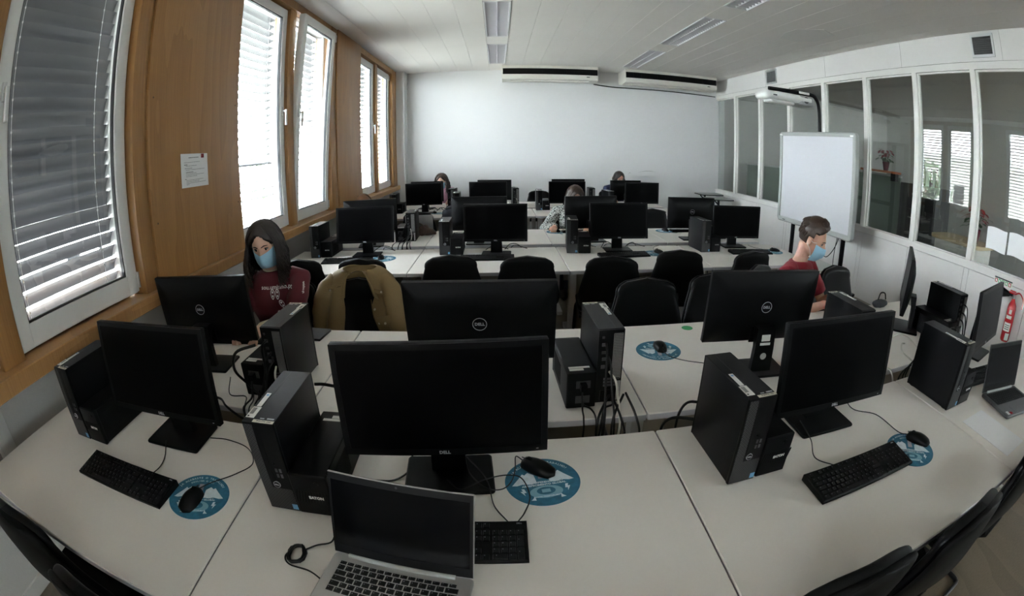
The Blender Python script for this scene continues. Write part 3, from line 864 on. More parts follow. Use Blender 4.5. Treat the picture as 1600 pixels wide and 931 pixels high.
# ================================================================== desktop computers and backup power units
def pc_proto():
    t = thing('desktop_computer', 'x', 'computer')
    W, D, H = .0465, .292, .29
    MB().rbox(-W, W, .012, D - .006, .004, H, .003, 2, .0015).build('case', M['black_case'], t)
    c = [q for q in t.children][0]
    MB().box(-W + .030, -W + .0312, .03, D - .01, H - .0004, H + .0005).build('lid_seam', M['vent'], c, smooth=0)
    MB().box(W - .0004, W + .0006, .022, .05, H - .022, H - .019).build('catch', M['black_satin'], c, smooth=0)
    f = MB().rbox(-W, W, 0, .014, .002, H, .003, 2, .0012).build('front_panel', M['black_satin'], t)
    MB().box(-W + .003, -W + .030, -.0012, .001, .006, H - .006).build('grille', M['grille'], f, smooth=0)
    MB().box(-W + .030, W - .003, -.0012, .001, .006, .082).build('grille', M['grille'], f, smooth=0)
    MB().box(-W + .034, -W + .047, -.0016, .001, .10, H - .012).build('optical_drive', M['black'], f, smooth=0)
    for k in range(4):
        MB().box(.012 + (k % 2) * .012, .018 + (k % 2) * .012, -.0016, .001, .122 + (k // 2) * .018, .134 + (k // 2) * .018).build('usb_port', M['port'] if k % 2 else M['vent'], f, smooth=0)
    MB().cyl((.012, -.002, .165), (.012, .001, .165), .004, n=12).build('power_button', M['black'], f)
    lg = MB().cyl((.002, -.0026, .096), (.002, .0, .096), .0105, n=24).build('logo_disc', M['logo'], f)
    MB().cyl((.002, -.0030, .096), (.002, -.0024, .096), .0092, n=24).build('logo_disc', M['black'], f)
    text('logo', 'DELL', .0068, M['logo'], f, (.002, -.0032, .096), (pi / 2, 0, 0), bold=.0002)
    MB().box(W - .020, W - .004, -.0020, -.001, .010, .028).build('blue_sticker', M['blue_stk'], f, smooth=0)
    # labels on the lid
    l = MB().box(-W + .003, -W + .028, .022, .075, H + .0002, H + .0009).build('inventory_label', M['label_white'], c, smooth=0)
    bar = MB()
    for k in range(9): bar.box(-W + .006, -W + .018, .040 + k * .0034, .0418 + k * .0034, H + .0009, H + .0011)
    bar.build('barcode', M['ink'], c, smooth=0)
    MB().box(-W + .006, -W + .011, .026, .032, H + .0009, H + .0011).build('label_mark', M['ink'], c, smooth=0)
    MB().box(-W + .010, -W + .024, .078, .15, H + .0002, H + .0009).build('inventory_label', M['label_white'], c, smooth=0)
    MB().box(-W + .013, -W + .021, .135, .143, H + .0009, H + .0011).build('label_mark', M['blue_stk'], c, smooth=0)
    MB().box(-W + .031, W - .002, .004, .016, H + .0002, H + .0010).build('station_label', M['label_cream'], c, smooth=0)
    text('station_text', 'PONTO 1A2', .0075, M['ink'], c, (.016, .010, H + .0012), (0, 0, 0))
    MB().box(.020, .040, .022, .028, H + .0002, H + .0006).build('label_mark', M['logo'], c, smooth=0)
    MB().box(.000, .012, .022, .026, H + .0002, H + .0006).build('label_mark', M['logo'], c, smooth=0)
    # rear
    r = MB().rbox(-W, W, D - .008, D, .004, H - .002, .002, 2).build('rear_panel', M['black_case'], t)
    g = MB()
    x0, x1, z0, z1 = -.040, -.008, .10, H - .016
    n = 7
    for k in range(n): x = x0 + (x1 - x0) * k / (n - 1); g.box(x - .0008, x + .0008, D, D + .0015, z0, z1)
    m = 30
    for k in range(m): z = z0 + (z1 - z0) * k / (m - 1); g.box(x0, x1, D, D + .0015, z - .0008, z + .0008)
    tag(g.build('vent_grid', M['steel'], r, smooth=0), kind='stuff')
    for k, (xx, zz, w, h) in enumerate(((.03, .262, .008, .008), (.026, .235, .016, .012), (.026, .205, .014, .01), (.024, .180, .014, .012), (.012, .160, .010, .022), (.026, .150, .014, .014))):
        MB().box(xx - w / 2, xx + w / 2, D, D + .003, zz - h / 2, zz + h / 2).build('port', M['port'] if k % 2 else M['vent'], r, smooth=0)
    for k in range(3): MB().box(-.038, .020, D, D + .0025, .070 + k * .013, .078 + k * .013).build('slot_cover', M['port'], r, smooth=0)
    MB().box(-.005, .030, D, D + .004, .012, .055).build('power_socket', M['black'], r, smooth=0)
    MB().box(-.042, -.030, D, D + .006, .012, .09).build('lock_bar', M['steel'], r, smooth=0)
    for sx in (-1, 1):
        for yy in (.03, D - .03): MB().rbox(sx * .034 - .007, sx * .034 + .007, yy - .01, yy + .01, 0, .005, .003, 2).build('foot', M['black_matte'], t)
    return t
def ups_proto():
    t = thing('backup_power_unit', 'x', 'power unit')
    W, D, H = .053, .32, .143
    MB().rbox(-W, W, .01, D, .004, H, .005, 3, .003).build('case', M['black'], t)
    f = MB().rbox(-W - .001, W + .001, 0, .02, .002, H + .001, .005, 3, .004).build('front_panel', M['black_satin'], t)
    s = MB()
    for k in range(12):
        x = -W + .003 + k * .0086
        s.add([(x, -.0015, .050), (x + .004, -.0015, .050), (x + .012, -.0015, .088), (x + .008, -.0015, .088), (x, .001, .050), (x + .004, .001, .050), (x + .012, .001, .088), (x + .008, .001, .088)],
              [(0, 1, 2, 3), (4, 7, 6, 5), (0, 4, 5, 1), (1, 5, 6, 2), (2, 6, 7, 3), (3, 7, 4, 0)])
    s.build('ribbing', M['black_matte'], f, smooth=0)
    text('logo', 'EATON', .0125, M['label_white'], f, (.012, -.0022, .069), (pi / 2, 0, 0), bold=.0005)
    MB().cyl((.022, -.0025, .118), (.022, .001, .118), .007, n=18).build('power_button', M['black'], f)
    v = MB()
    for k in range(16): v.box(W - .0005, W + .0012, .05 + k * .009, .054 + k * .009, .03, .115)
    v.build('side_vent', M['black_matte'], [c for c in t.children if c.name.startswith('case')][0], smooth=0)
    c = [q for q in t.children if q.name.startswith('case')][0]
    MB().box(-.035, .04, D - .055, D - .043, H, H + .0008).build('white_sticker', M['label_white'], c, smooth=0)
    MB().box(-.01, .04, D - .040, D - .025, H, H + .0008).build('white_sticker', M['label_white'], c, smooth=0)
    for zz in (.04, .10): MB().box(-.03, .02, D, D + .003, zz - .014, zz + .014).build('outlet', M['vent'], c, smooth=0)
    MB().box(-.014, .008, D + .002, D + .03, .086, .11).build('plug', M['black_matte'], c, smooth=0)
    return t
PCS = dict(A1=(-1.592, .882, .7), A2=(-.59, .823, .9), A3=(.67, .884, 1.7), A4=(1.817, .876, -.5), B1=(-.857, 1.443, -.8), B2=(.377, 1.421, 2.1), B3=(1.583, 1.381, -1.9), B4=(2.559, 1.381, -3.7),
           C1=(-1.65, 3.827, -.2), C2=(-.465, 3.86, .4), C3=(.624, 3.849, -6), C4=(1.866, 3.80, 1.7), D1=(-.877, 4.496, 2), D4=(2.36, 4.40, 2), E1=(-1.533, 6.575, 0), E2=(-.60, 6.52, 0),
           E3=(.589, 6.70, -2.7), E4=(1.64, 6.60, 8), F1=(-.751, 7.22, -8), F2=(.271, 7.16, 5.6), F3=(1.459, 7.107, -3))
UPS = dict(A1=(.107, .0), A2=(.100, -.004), A3=(.105, .0), A4=(.102, -.003), B1=(.106, .0), B2=(.104, .0), B3=(.105, 0), B4=(.104, -.01), C1=(.105, .01), C2=(.103, -.01), C3=(.106, .0), C4=(.105, 0), D1=(.105, .0),
           E1=(.075, .05), E3=(.104, .0), F1=(-.105, .02), D4=(.104, 0), B5=(0, 0))
pc0 = pc_proto(); ups0 = ups_proto(); fp = fu = True
for k, (x, y, yaw) in PCS.items():
    back = k[0] in 'BDF'; ya = radians(yaw)
    ox, oy, rz = (x - .292 * sin(ya), y + .292 * cos(ya), ya + pi) if back else (x, y, ya)
    side = 'rear ports facing the camera' if back else 'front facing the camera'
    lab = 'slim black computer, %s, %s, %s' % (side, RNAME[k[0]], COLN[int(k[1]) - 1])
    if fp: o = pc0; o.location = (ox, oy, DZ); o.rotation_euler = (0, 0, rz); o['label'] = lab; o['group'] = 'slim black computers'; fp = False
    else: o = dup(pc0, (ox, oy, DZ), rz, lab, 'slim black computers')
    if k in UPS:
        dx, dy = UPS[k]
        ux, uy = ox + dx * cos(rz) - dy * sin(rz), oy + dx * sin(rz) + dy * cos(rz)
        lab = 'low black backup power unit beside the computer, %s, %s' % (RNAME[k[0]], COLN[int(k[1]) - 1])
        if fu: o = ups0; o.location = (ux, uy, DZ); o.rotation_euler = (0, 0, rz); o['label'] = lab; o['group'] = 'backup power units'; fu = False
        else: o = dup(ups0, (ux, uy, DZ), rz, lab, 'backup power units')

# ================================================================== keyboards
def key_layout():
    """(x, y, w, d) of the caps of a full-size board, origin at its centre, front towards -y"""
    u = .01905; out = []; x0 = -.2135; top = .047
    def row(y, ws, x=x0):
        for w in ws:
            if w > 0: out.append((x + w * u / 2, y, w * u - .0028, .0162))
            x += abs(w) * u
    row(top, [1, -.9, 1, 1, 1, 1, -.45, 1, 1, 1, 1, -.45, 1, 1, 1, 1])
    row(top - .0235, [1] * 13 + [2]); row(top - .0425, [1.5] + [1] * 12 + [1.5]); row(top - .0615, [1.75] + [1] * 11 + [2.25]); row(top - .0805, [1.25] + [1] * 11 + [2.75])
    row(top - .0995, [1.25, 1.25, 1.25, 6.25, 1.25, 1.25, 1.25, 1.25])
    xn = x0 + 15.2 * u
    row(top, [1, 1, 1], xn); row(top - .0235, [1, 1, 1], xn); row(top - .0425, [1, 1, 1], xn); row(top - .0805, [-1, 1], xn); row(top - .0995, [1, 1, 1], xn)
    xp = x0 + 18.4 * u
    row(top - .0235, [1, 1, 1, 1], xp); row(top - .0425, [1, 1, 1], xp); row(top - .0615, [1, 1, 1], xp); row(top - .0805, [1, 1, 1], xp); row(top - .0995, [2, 1], xp)
    out.append((xp + 3.5 * u, top - .052, u - .0028, .0352)); out.append((xp + 3.5 * u, top - .090, u - .0028, .0352))
    return out
KEYS = key_layout(); _key = {}
def key_mesh(w, d, h=.0055):
    k = (round(w, 4), round(d, 4), h)
    if k not in _key:
        a, b = w / 2, d / 2
        _key[k] = MB().loft([[(-a, -b, 0), (a, -b, 0), (a, b, 0), (-a, b, 0)], [(-a + .0012, -b + .0012, h), (a - .0012, -b + .0012, h), (a - .0012, b - .0006, h), (-a + .0012, b - .0006, h)]]).data('key', 0)
    return _key[k]
def legends(parent, keys, zf, m, size=1.0):
    mb = MB()
    rnd = random.Random(3)
    for (x, y, w, d) in keys:
        z = zf(y)
        a = rnd.choice((.0016, .0022, .0026)) * size
        mb.add([(x - w * .28, y + d * .05, z), (x - w * .28 + a, y + d * .05, z), (x - w * .28 + a, y + d * .05 + .0034 * size, z), (x - w * .28, y + d * .05 + .0034 * size, z)], [(0, 1, 2, 3)])
    return tag(mb.build('legends', m, parent, smooth=0), kind='stuff')
def keyboard(detailed, label, loc, rz, group):
    t = thing('keyboard', label, 'keyboard', loc, rz, group)
    zs = lambda y: .013 + (y + .064) * .10
    a, b = .2215, .064
    MB().loft([[(-a, -b, .002), (a, -b, .002), (a, b, .002), (-a, b, .002)], [(-a, -b, zs(-b) - .003), (a, -b, zs(-b) - .003), (a, b, zs(b) - .002), (-a, b, zs(b) - .002)],
                [(-a + .003, -b + .003, zs(-b)), (a - .003, -b + .003, zs(-b)), (a - .003, b - .003, zs(b)), (-a + .003, b - .003, zs(b))]]).build('body', M['black'], t, smooth=0)
    if detailed:
        for (x, y, w, d) in KEYS: put('key', key_mesh(w, d), M['key'], t, (x, y, zs(y) - .0005), (.10, 0, 0))
    else:
        mb = MB()
        for (x, y, w, d) in KEYS:
            z = zs(y); mb.box(x - w / 2, x + w / 2, y - d / 2, y + d / 2, z - .002, z + .0045)
        tag(mb.build('keys', M['key'], t, smooth=0), kind='stuff')
    if detailed:
        legends(t, KEYS, lambda y: zs(y) + .0060, M['legend'])
        text('logo', 'DELL', .006, M['logo'], t, (.203, .054, zs(.054) + .0006), (.10, 0, 0))
    for s in (-1, 1): MB().box(s * .17 - .02, s * .17 + .02, .04, .055, 0, .004).build('foot', M['black_matte'], t, smooth=0)
    return t
KG = 'black keyboards on the desks'
def cord(parent, pts, r=.0019, name='cord'):
    return MB().tube(spline(pts, 7), r, 6).build(name, M['cable'], parent, smooth=60)
def local(o, pts):
    mi = Matrix.LocRotScale(o.location, o.rotation_euler, None).inverted()
    return [tuple(mi @ Vector(p)) for p in pts]
kb = keyboard(True, 'black keyboard on the front desk row, below the leftmost monitor', (-1.205, .752, DZ), radians(-1), KG)
cord(kb, local(kb, [(-1.10, .81, .757), (-1.11, .87, .745), (-1.13, .93, .744), (-1.17, 1.0, .756)]))
kb = keyboard(True, 'black keyboard half hidden behind the silver laptop', (-.170, .757, DZ), 0, KG)
cord(kb, local(kb, [(.029, .822, .757), (.050, .872, .745), (.067, .936, .745), (.048, 1.012, .748), (.004, 1.023, .752), (-.055, .998, .757), (-.118, .958, .756), (-.16, 1.0, .755)]))
cord(kb, local(kb, [(.008, .822, .757), (-.028, .90, .745), (-.041, .967, .756), (-.059, 1.024, .756), (-.109, 1.107, .756), (-.13, 1.16, .745)]))
kb = keyboard(True, 'black keyboard on the front desk row, overlapping a teal mouse pad', (1.082, .757, DZ + .003), radians(1.0), KG)
cord(kb, local(kb, [(1.0, .82, .757), (.97, .90, .744), (1.0, .98, .757), (1.03, 1.1, .757)]))
keyboard(False, 'black keyboard on the front desk row behind the dark laptop', (2.32, .985, DZ), radians(-8), KG)
keyboard(False, 'black keyboard on the third desk row, glinting in the sun', (-1.29, 3.66, DZ), radians(3), KG)
keyboard(False, 'black keyboard on the third desk row, second from the windows', (-.10, 3.69, DZ), 0, KG)
keyboard(False, 'black keyboard on the third desk row, third from the windows', (1.05, 3.71, DZ), radians(6), KG)
keyboard(False, 'black keyboard on the third desk row at the glass wall end', (2.33, 3.73, DZ), radians(-4), KG)
keyboard(False, "black keyboard under the hands of the woman in burgundy", (-1.38, 1.96, DZ), pi + .1, KG)
keyboard(False, 'black keyboard on the fourth desk row, glass wall end', (2.15, 4.88, DZ), pi, KG)
keyboard(False, 'black keyboard on the fourth desk row before the woman in grey knit', (.90, 4.88, DZ), pi, KG)

# ================================================================== mice and mouse pads
def mouse_proto():
    t = thing('mouse', 'x', 'computer mouse')
    secs = []
    L = .057
    for i in range(13):
        u = i / 12.0; y = -L + 2 * L * u
        w = .031 * (sin(pi * min(1, max(.0, .10 + .80 * u))) ** .45) * (1 - .10 * u)
        h = .037 * (sin(pi * (.08 + .66 * u)) ** .8) * (1 - .25 * u)
        e = min(1, sqrt(max(0, 1 - (abs(2 * u - 1)) ** 8)) + .15)
        w *= e; h = max(.010, h * e)
        q = []
        for k in range(16):
            a = 2 * pi * k / 16
            q.append((w * (abs(cos(a)) ** .8) * (1 if cos(a) > 0 else -1), y, max(0, .004 + (h - .004) * (sin(a) if sin(a) > 0 else 0) ** .8) if sin(a) > 0 else .001))
        secs.append(q)
    MB().loft(secs).build('body', M['black_satin'], t, smooth=50)
    MB().cyl((-.004, .030, .024), (.004, .030, .024), .011, n=16).build('wheel', M['black_matte'], t)
    MB().box(-.0008, .0008, .02, .056, .0235, .026).build('button_gap', M['vent'], t, smooth=0)
    return t
def arc_text(parent, s, size, R, a0, a1, m, z):
    """writing set along a circle of radius R from angle a0 to a1 (degrees, clockwise)"""
    n = len(s)
    for i, ch in enumerate(s):
        if ch == ' ': continue
        a = radians(a0 + (a1 - a0) * i / (n - 1))
        text('letter', ch, size, m, parent, (R * cos(a), R * sin(a), z), (0, 0, a - pi / 2), ext=.00005, bold=.0002)
def pad_proto():
    t = thing('mouse_pad', 'x', 'mouse pad')
    d = MB().lathe([(0, 0), (.1052, 0), (.1055, .0012), (.105, .002), (0, .002)], 72).build('pad', M['teal'], t)
    z = .0021
    def flat(name, pts, m, zz=.0021):
        MB().prism(pts, zz, zz + .00012).build(name, m, t, smooth=0)
    for s in (-1, 1):
        flat('ice_print', [(s * x, y) for x, y in ((.018, -.005), (.020, .030), (.036, .044), (.046, .034), (.052, .040), (.066, .020), (.088, -.008), (.074, -.010), (.052, -.004), (.034, -.010))][::s], M['pad_white'])
        flat('bolt_print', [(s * x, y) for x, y in ((.058, -.026), (.066, -.026), (.063, -.036), (.070, -.036), (.059, -.056), (.061, -.043), (.054, -.043))][::s], M['pad_white'])
        flat('ice_print', [(s * x, y) for x, y in ((.034, -.080), (.048, -.078), (.040, -.070), (.036, -.062))][::s], M['pad_white'])
    MB().lathe([(.0, 0), (.044, 0), (.044, .00012), (0, .00012)], 36).at() 
    dk = MB().add([], [])
    dk.loft([[(.046 * cos(a), -.048 + .026 * sin(a), zz) for a in [2 * pi * k / 36 for k in range(36)]] for zz in (z, z + .0001)]).build('disc_print', M['teal_light'], t, smooth=0)
    MB().loft([[(.026 * cos(a), -.044 + .016 * sin(a), zz) for a in [2 * pi * k / 36 for k in range(36)]] for zz in (z + .0001, z + .0002)]).build('disc_print', M['teal'], t, smooth=0)
    MB().loft([[(x_ * .012, -.044 + y_ * .007, zz) for x_, y_ in ((-1, -1), (1, -1), (1, 1), (-1, 1))] for zz in (z + .0002, z + .0003)]).build('crest_print', M['teal_light'], t, smooth=0)
    flat('tower_print', [(-.010, .012), (.010, .012), (.008, .058), (-.008, .058)], mat('pad_grey_pink_print', (.42, .36, .40), .6), .0022)
    arc_text(t, 'JA ACABASTE O TRABALHO?', .0118, .0895, 150, 30, M['pad_white'], z + .0002)
    arc_text(t, 'DESLIGA O PC!', .0098, .0735, 122, 58, M['pad_white'], z + .0002)
    text('writing', 'FAZ A DIFERENCA PELO', .0105, M['pad_white'], t, (0, -.006, z + .0004), (0, 0, 0), ext=.00005, bold=.0003)
    text('writing', 'ARREFECIMENTO GLOBAL', .0105, M['pad_white'], t, (0, -.017, z + .0004), (0, 0, 0), ext=.00005, bold=.0003)
    text('writing', 'WWW.TRESPORUM.PT', .0075, M['pad_white'], t, (0, -.068, z + .0004), (0, 0, 0), ext=.00005, bold=.0002)
    return t
pad0 = pad_proto(); ms0 = mouse_proto()
PADS = [(-.888, .792, 16, 'round teal mouse pad on the front desk row beside the leftmost keyboard'),
        (.107, 1.003, 8, 'round teal mouse pad on the front desk row right of the middle monitor'),
        (1.372, .768, -38, 'round teal mouse pad half covered by a keyboard, front desk row'),
        (.714, 1.835, 170, 'round teal mouse pad on the second desk row near the green dot'),
        (-.985, 3.765, 10, 'round teal mouse pad on the third desk row, window end'),
        (1.36, 3.80, 0, 'round teal mouse pad on the third desk row beside the third keyboard'),
        (2.63, 3.775, 0, 'round teal mouse pad on the third desk row at the glass wall end'),
        (.615, 4.90, 180, 'teal mouse pad under the hand of the woman in grey knit'),
        (1.86, 4.90, 180, 'teal mouse pad on the fourth desk row near the glass wall'),
        (-.86, 6.57, 0, 'teal mouse pad on the fifth desk row near the windows')]
MICE = [(-.895, .760, -4, 'black mouse on the leftmost teal pad, front desk row', [(0, .055, .012), (.02, .10, .008), (.07, .17, .004), (.10, .24, .004), (.04, .31, .004), (-.06, .33, .004), (-.12, .30, .018)]),
        (.097, 1.055, 52, 'black mouse on the teal pad right of the middle monitor', None),
        (1.440, .790, 32, 'black mouse on the half covered pad, front desk row', [(0, .055, .012), (.01, .10, .005), (.08, .22, .004), (.06, .33, .004), (.14, .41, .018)]),
        (.728, 1.855, 175, 'black mouse on the second desk row near the green dot', [(0, .055, .012), (-.02, .10, .005), (-.08, .15, .004), (-.17, .19, .004), (-.26, .24, .004)]),
        (-1.01, 3.765, 12, 'black mouse on the third desk row, window end', [(0, .055, .012), (0, .10, .005), (-.04, .2, .004), (-.1, .3, .004)]),
        (1.40, 3.80, 20, 'black mouse on the third desk row, third from the windows', [(0, .055, .012), (.02, .10, .005), (.1, .2, .004), (.2, .25, .004)]),
        (2.66, 3.79, 70, 'black mouse on the third desk row at the glass wall end', [(0, .055, .012), (.02, .10, .005), (.1, .2, .004), (.2, .25, .004)]),
        (.625, 4.905, 190, 'black mouse held by the woman in grey knit', [(0, .055, .012), (.02, .10, .005), (0, .2, .004)]),
        (1.87, 4.91, 190, 'black mouse on the fourth desk row near the glass wall', [(0, .055, .012), (.02, .10, .005), (-.05, .16, .004), (-.1, .12, .004)]),
        (-.92, 6.58, 20, 'black mouse on the fifth desk row near the windows', [(0, .055, .012), (.02, .10, .005), (0, .2, .004)]),
        (2.40, 6.45, 60, 'black mouse on the fifth desk row at the glass wall end', [(0, .055, .012), (.02, .10, .005), (0, .2, .004)])]
for k, (x, y, a, lab) in enumerate(PADS):
    if k == 0: o = pad0; o.location = (x, y, DZ); o.rotation_euler = (0, 0, radians(a)); o['label'] = lab; o['group'] = 'round teal mouse pads'
    else: dup(pad0, (x, y, DZ), radians(a), lab, 'round teal mouse pads')
ms_objs = []
for k, (x, y, a, lab, cp) in enumerate(MICE):
    z = DZ + (.0022 if k not in (10,) else 0)
    if k == 0: o = ms0; o.location = (x, y, z); o.rotation_euler = (0, 0, radians(a)); o['label'] = lab; o['group'] = 'black corded mice'
    else: o = dup(ms0, (x, y, z), radians(a), lab, 'black corded mice')
    ms_objs.append((o, cp))
for o, cp in ms_objs:
    cord(o, cp or local(o, [(.055, 1.088, .755), (.036, 1.118, .747), (.032, 1.06, .747), (.021, 1.002, .748), (-.006, .966, .748), (-.049, .962, .756), (-.095, 1.024, .756), (-.112, 1.095, .756), (-.12, 1.17, .746)]))

# ================================================================== laptops
def laptop(loc, rz, W, D, SH, lean, body, label, keymat, detailed):
    t = thing('laptop', label, 'laptop', loc, rz, 'open laptops on the front desk row')
    MB().rbox(-W / 2, W / 2, -D, 0, .003, .018, .012, 4, .003).build('base', body, t)
    MB().box(-W / 2 + .022, W / 2 - .022, -.125, -.022, .0175, .0183).build('key_well', M['silver'] if detailed else M['black'], t, smooth=0)
    u = (W - .05) / 14.6; x0 = -W / 2 + .025
    rows = [([.95] * 15, .010), ([1] * 13 + [1.6], .015), ([1.5] + [1] * 12 + [1.1], .015), ([1.8] + [1] * 11 + [1.8], .015), ([1.3] + [1] * 11 + [2.3], .015), ([1, 1, 1, 1, 5.2, 1, 1, 1, 1, 1.4], .015)]
    y = -.027; ks = []
    for ws, d in rows:
        x = x0
        for w in ws:
            ks.append((x + w * u / 2, y - d / 2, w * u - .0026, d)); x += w * u
        y -= d + .0028
    if detailed:
        for (x, yy, w, d) in ks: put('key', key_mesh(w, d, .0016), keymat, t, (x, yy, .0182))
    else:
        mb = MB()
        for (x, yy, w, d) in ks: mb.box(x - w / 2, x + w / 2, yy - d / 2, yy + d / 2, .018, .0195)
        tag(mb.build('keys', keymat, t, smooth=0), kind='stuff')
    legends(t, ks, lambda q: .0201, M['legend'], .9)
    MB().rbox(-.055 - .02, .055 - .02, -D + .012, -D + .075, .0178, .0186, .004, 2).build('touchpad', body, t)
    MB().cyl((-W / 2 + .04, -.006, .020), (W / 2 - .04, -.006, .020), .007, n=12).build('hinge', M['board_frame'], t)
    lid = MB().rbox(-W / 2, W / 2, -.0035, .0035, 0, SH, .003, 2, .002)
    l = lid.build('lid', body, t, (0, -.002, .019), (-lean, 0, 0))
    MB().box(-W / 2 + .002, W / 2 - .002, -.0048, -.0035, .004, SH - .002).build('bezel', M['black_satin'], l, smooth=0)
    MB().box(-W / 2 + .009, W / 2 - .009, -.0052, -.0046, .030, SH - .018).build('screen', M['laptop_screen'], l, smooth=0)
    MB().cyl((0, -.0053, SH - .009), (0, -.0046, SH - .009), .0028, n=14).build('webcam', M['gasket'], l)
    for k in range(3): MB().box(-W / 2 - .001, -W / 2 + .001, -.06 - k * .02, -.05 - k * .02, .007, .013).build('port', M['vent'], t, smooth=0)
    if not detailed:
        MB().box(-W / 2 + .02, -W / 2 + .04, -D + .012, -D + .04, .0181, .0187).build('white_sticker', M['label_white'], t, smooth=0)
        MB().box(-W / 2 + .045, -W / 2 + .065, -D + .012, -D + .03, .0181, .0187).build('red_sticker', M['red'], t, smooth=0)
    return t
laptop((-.236, .662, DZ), radians(-9.3), .335, .235, .222, radians(19), M['silver'], 'open silver laptop with black screen at the front desk edge, keyboard cut by the frame', M['key'], True)
laptop((2.262, .815, DZ), radians(-13), .33, .235, .222, radians(12), M['silver_dark'], 'open dark grey laptop at the right end of the front desk row', M['key'], False)
ch = thing('charger_cable', 'black coiled charger cable plugged into the silver laptop', 'cable', (-.50, .66, DZ))
R = []
for k in range(64):
    a = 2 * pi * k / 15.0
    R.append((.021 * cos(a) + .003 * sin(k), .030 * sin(a) + .0015 * cos(2.1 * k), .006 + .010 * (k / 64.0)))
MB().tube(R, .0032, 6).build('coil', M['cable'], ch, smooth=60)
MB().tube(spline([(.015, .02, .008), (.04, .045, .006), (.075, .060, .010), (.085, .085, .02), (.105, .10, .028), (.118, .055, .018), (.112, .035, .014)], 7), .0024, 6).build('lead', M['cable'], ch, smooth=60)
MB().tube([(.116, .05, .017), (.111, .03, .0125), (.118, .018, .011), (.138, .012, .011)], None, 8, radii=[.003, .005, .006, .004]).build('plug', M['black_matte'], ch)
MB().tube(spline([(-.015, .02, .006), (-.03, -.01, .004), (-.01, -.035, .004), (.05, -.045, .004), (.11, -.085, .004), (.125, -.10, .004)], 7), .0024, 6).build('lead', M['cable'], ch, smooth=60)
tag(MB().box(-.100, .100, -.155, .155, 0, .0012).build('paper_sheet', M['paper'], None, (1.885, .615, DZ), (0, 0, radians(.5)), 0), 'white paper sheet on the front desk row before the dark laptop', 'paper')
tag(MB().lathe([(0, 0), (.030, 0), (.030, .0008), (0, .0008)], 36).build('round_sticker', M['green'], None, (.958, 2.078, DZ)), 'round green sticker on the second desk row', 'sticker')

# ================================================================== chairs
def chair_proto():
    t = thing('office_chair', 'x', 'chair')
    MB().rbox(-.225, .225, -.19, .25, .435, .49, .09, 6, .02).build('seat', M['chair'], t)
    MB().rbox(-.21, .21, -.18, .235, .415, .437, .08, 5).build('seat_shell', M['chair_shell'], t)
    def wz(u):                                   # half width of the back over its height
        if u < .25: return .185 + .045 * sin(pi / 2 * u / .25)
        if u < .80: return .230 - .052 * ((u - .25) / .55) ** 1.3
        q = (u - .80) / .20
        return .178 * sqrt(max(0, 1 - q ** 2.6)) + .004
    def back(y0, thick, grow, ridge):
        secs = []
        for i in range(23):
            u = i / 22.0; z = .475 + .425 * u; w = wz(u) + grow
            yc = -.205 - .075 * u - .02 * sin(pi * u) + y0
            th = thick * (1 if u < .9 else sqrt(max(.05, 1 - ((u - .9) / .1) ** 2 * .8)))
            q = []
            n = 24
            for k in range(n):
                a = 2 * pi * k / n
                x = w * (abs(cos(a)) ** .55) * (1 if cos(a) >= 0 else -1); s_ = (abs(sin(a)) ** .75) * (1 if sin(a) >= 0 else -1)
                cv = .035 * (x / .23) ** 2                        # the back wraps round the sitter
                rg = -ridge * (1 if abs(x) < .055 else 0) if s_ < 0 else 0
                q.append((x, yc + cv + th * s_ + rg * sin(pi * min(1, u * 1.15)), z))
            secs.append(q)
        return MB().loft(secs)
    back(0, .028, 0, 0).build('back_pad', M['chair'], t, smooth=60)
    back(-.026, .020, .006, .012).build('back_shell', M['chair_shell'], t, smooth=40)
    MB().tube([(0, -.05, .425), (0, -.20, .42), (0, -.262, .46), (0, -.275, .56)], .022, 8, flat=.5).build('back_bracket', M['chair_tube'], t)
    MB().cyl((.03, -.245, .455), (.075, -.245, .455), .020, n=14).build('knob', M['black_matte'], t)
    p = [(-.205, -.15, .405), (-.205, .14, .405), (-.212, .20, .39), (-.22, .225, .33), (-.232, .245, .06), (-.235, .235, .02), (-.235, .19, .0125), (-.235, -.20, .0125), (-.225, -.255, .0125), (-.18, -.275, .0125)]
    MB().tube(spline(p + [(-x, y, z) for x, y, z in reversed(p)], 4), .0125, 8).build('sled_frame', M['chair_tube'], t, smooth=60)
    MB().box(-.205, .205, -.06, -.03, .398, .415).box(-.205, .205, .10, .13, .398, .415).build('cross_bar', M['chair_tube'], t, smooth=0)
    return t
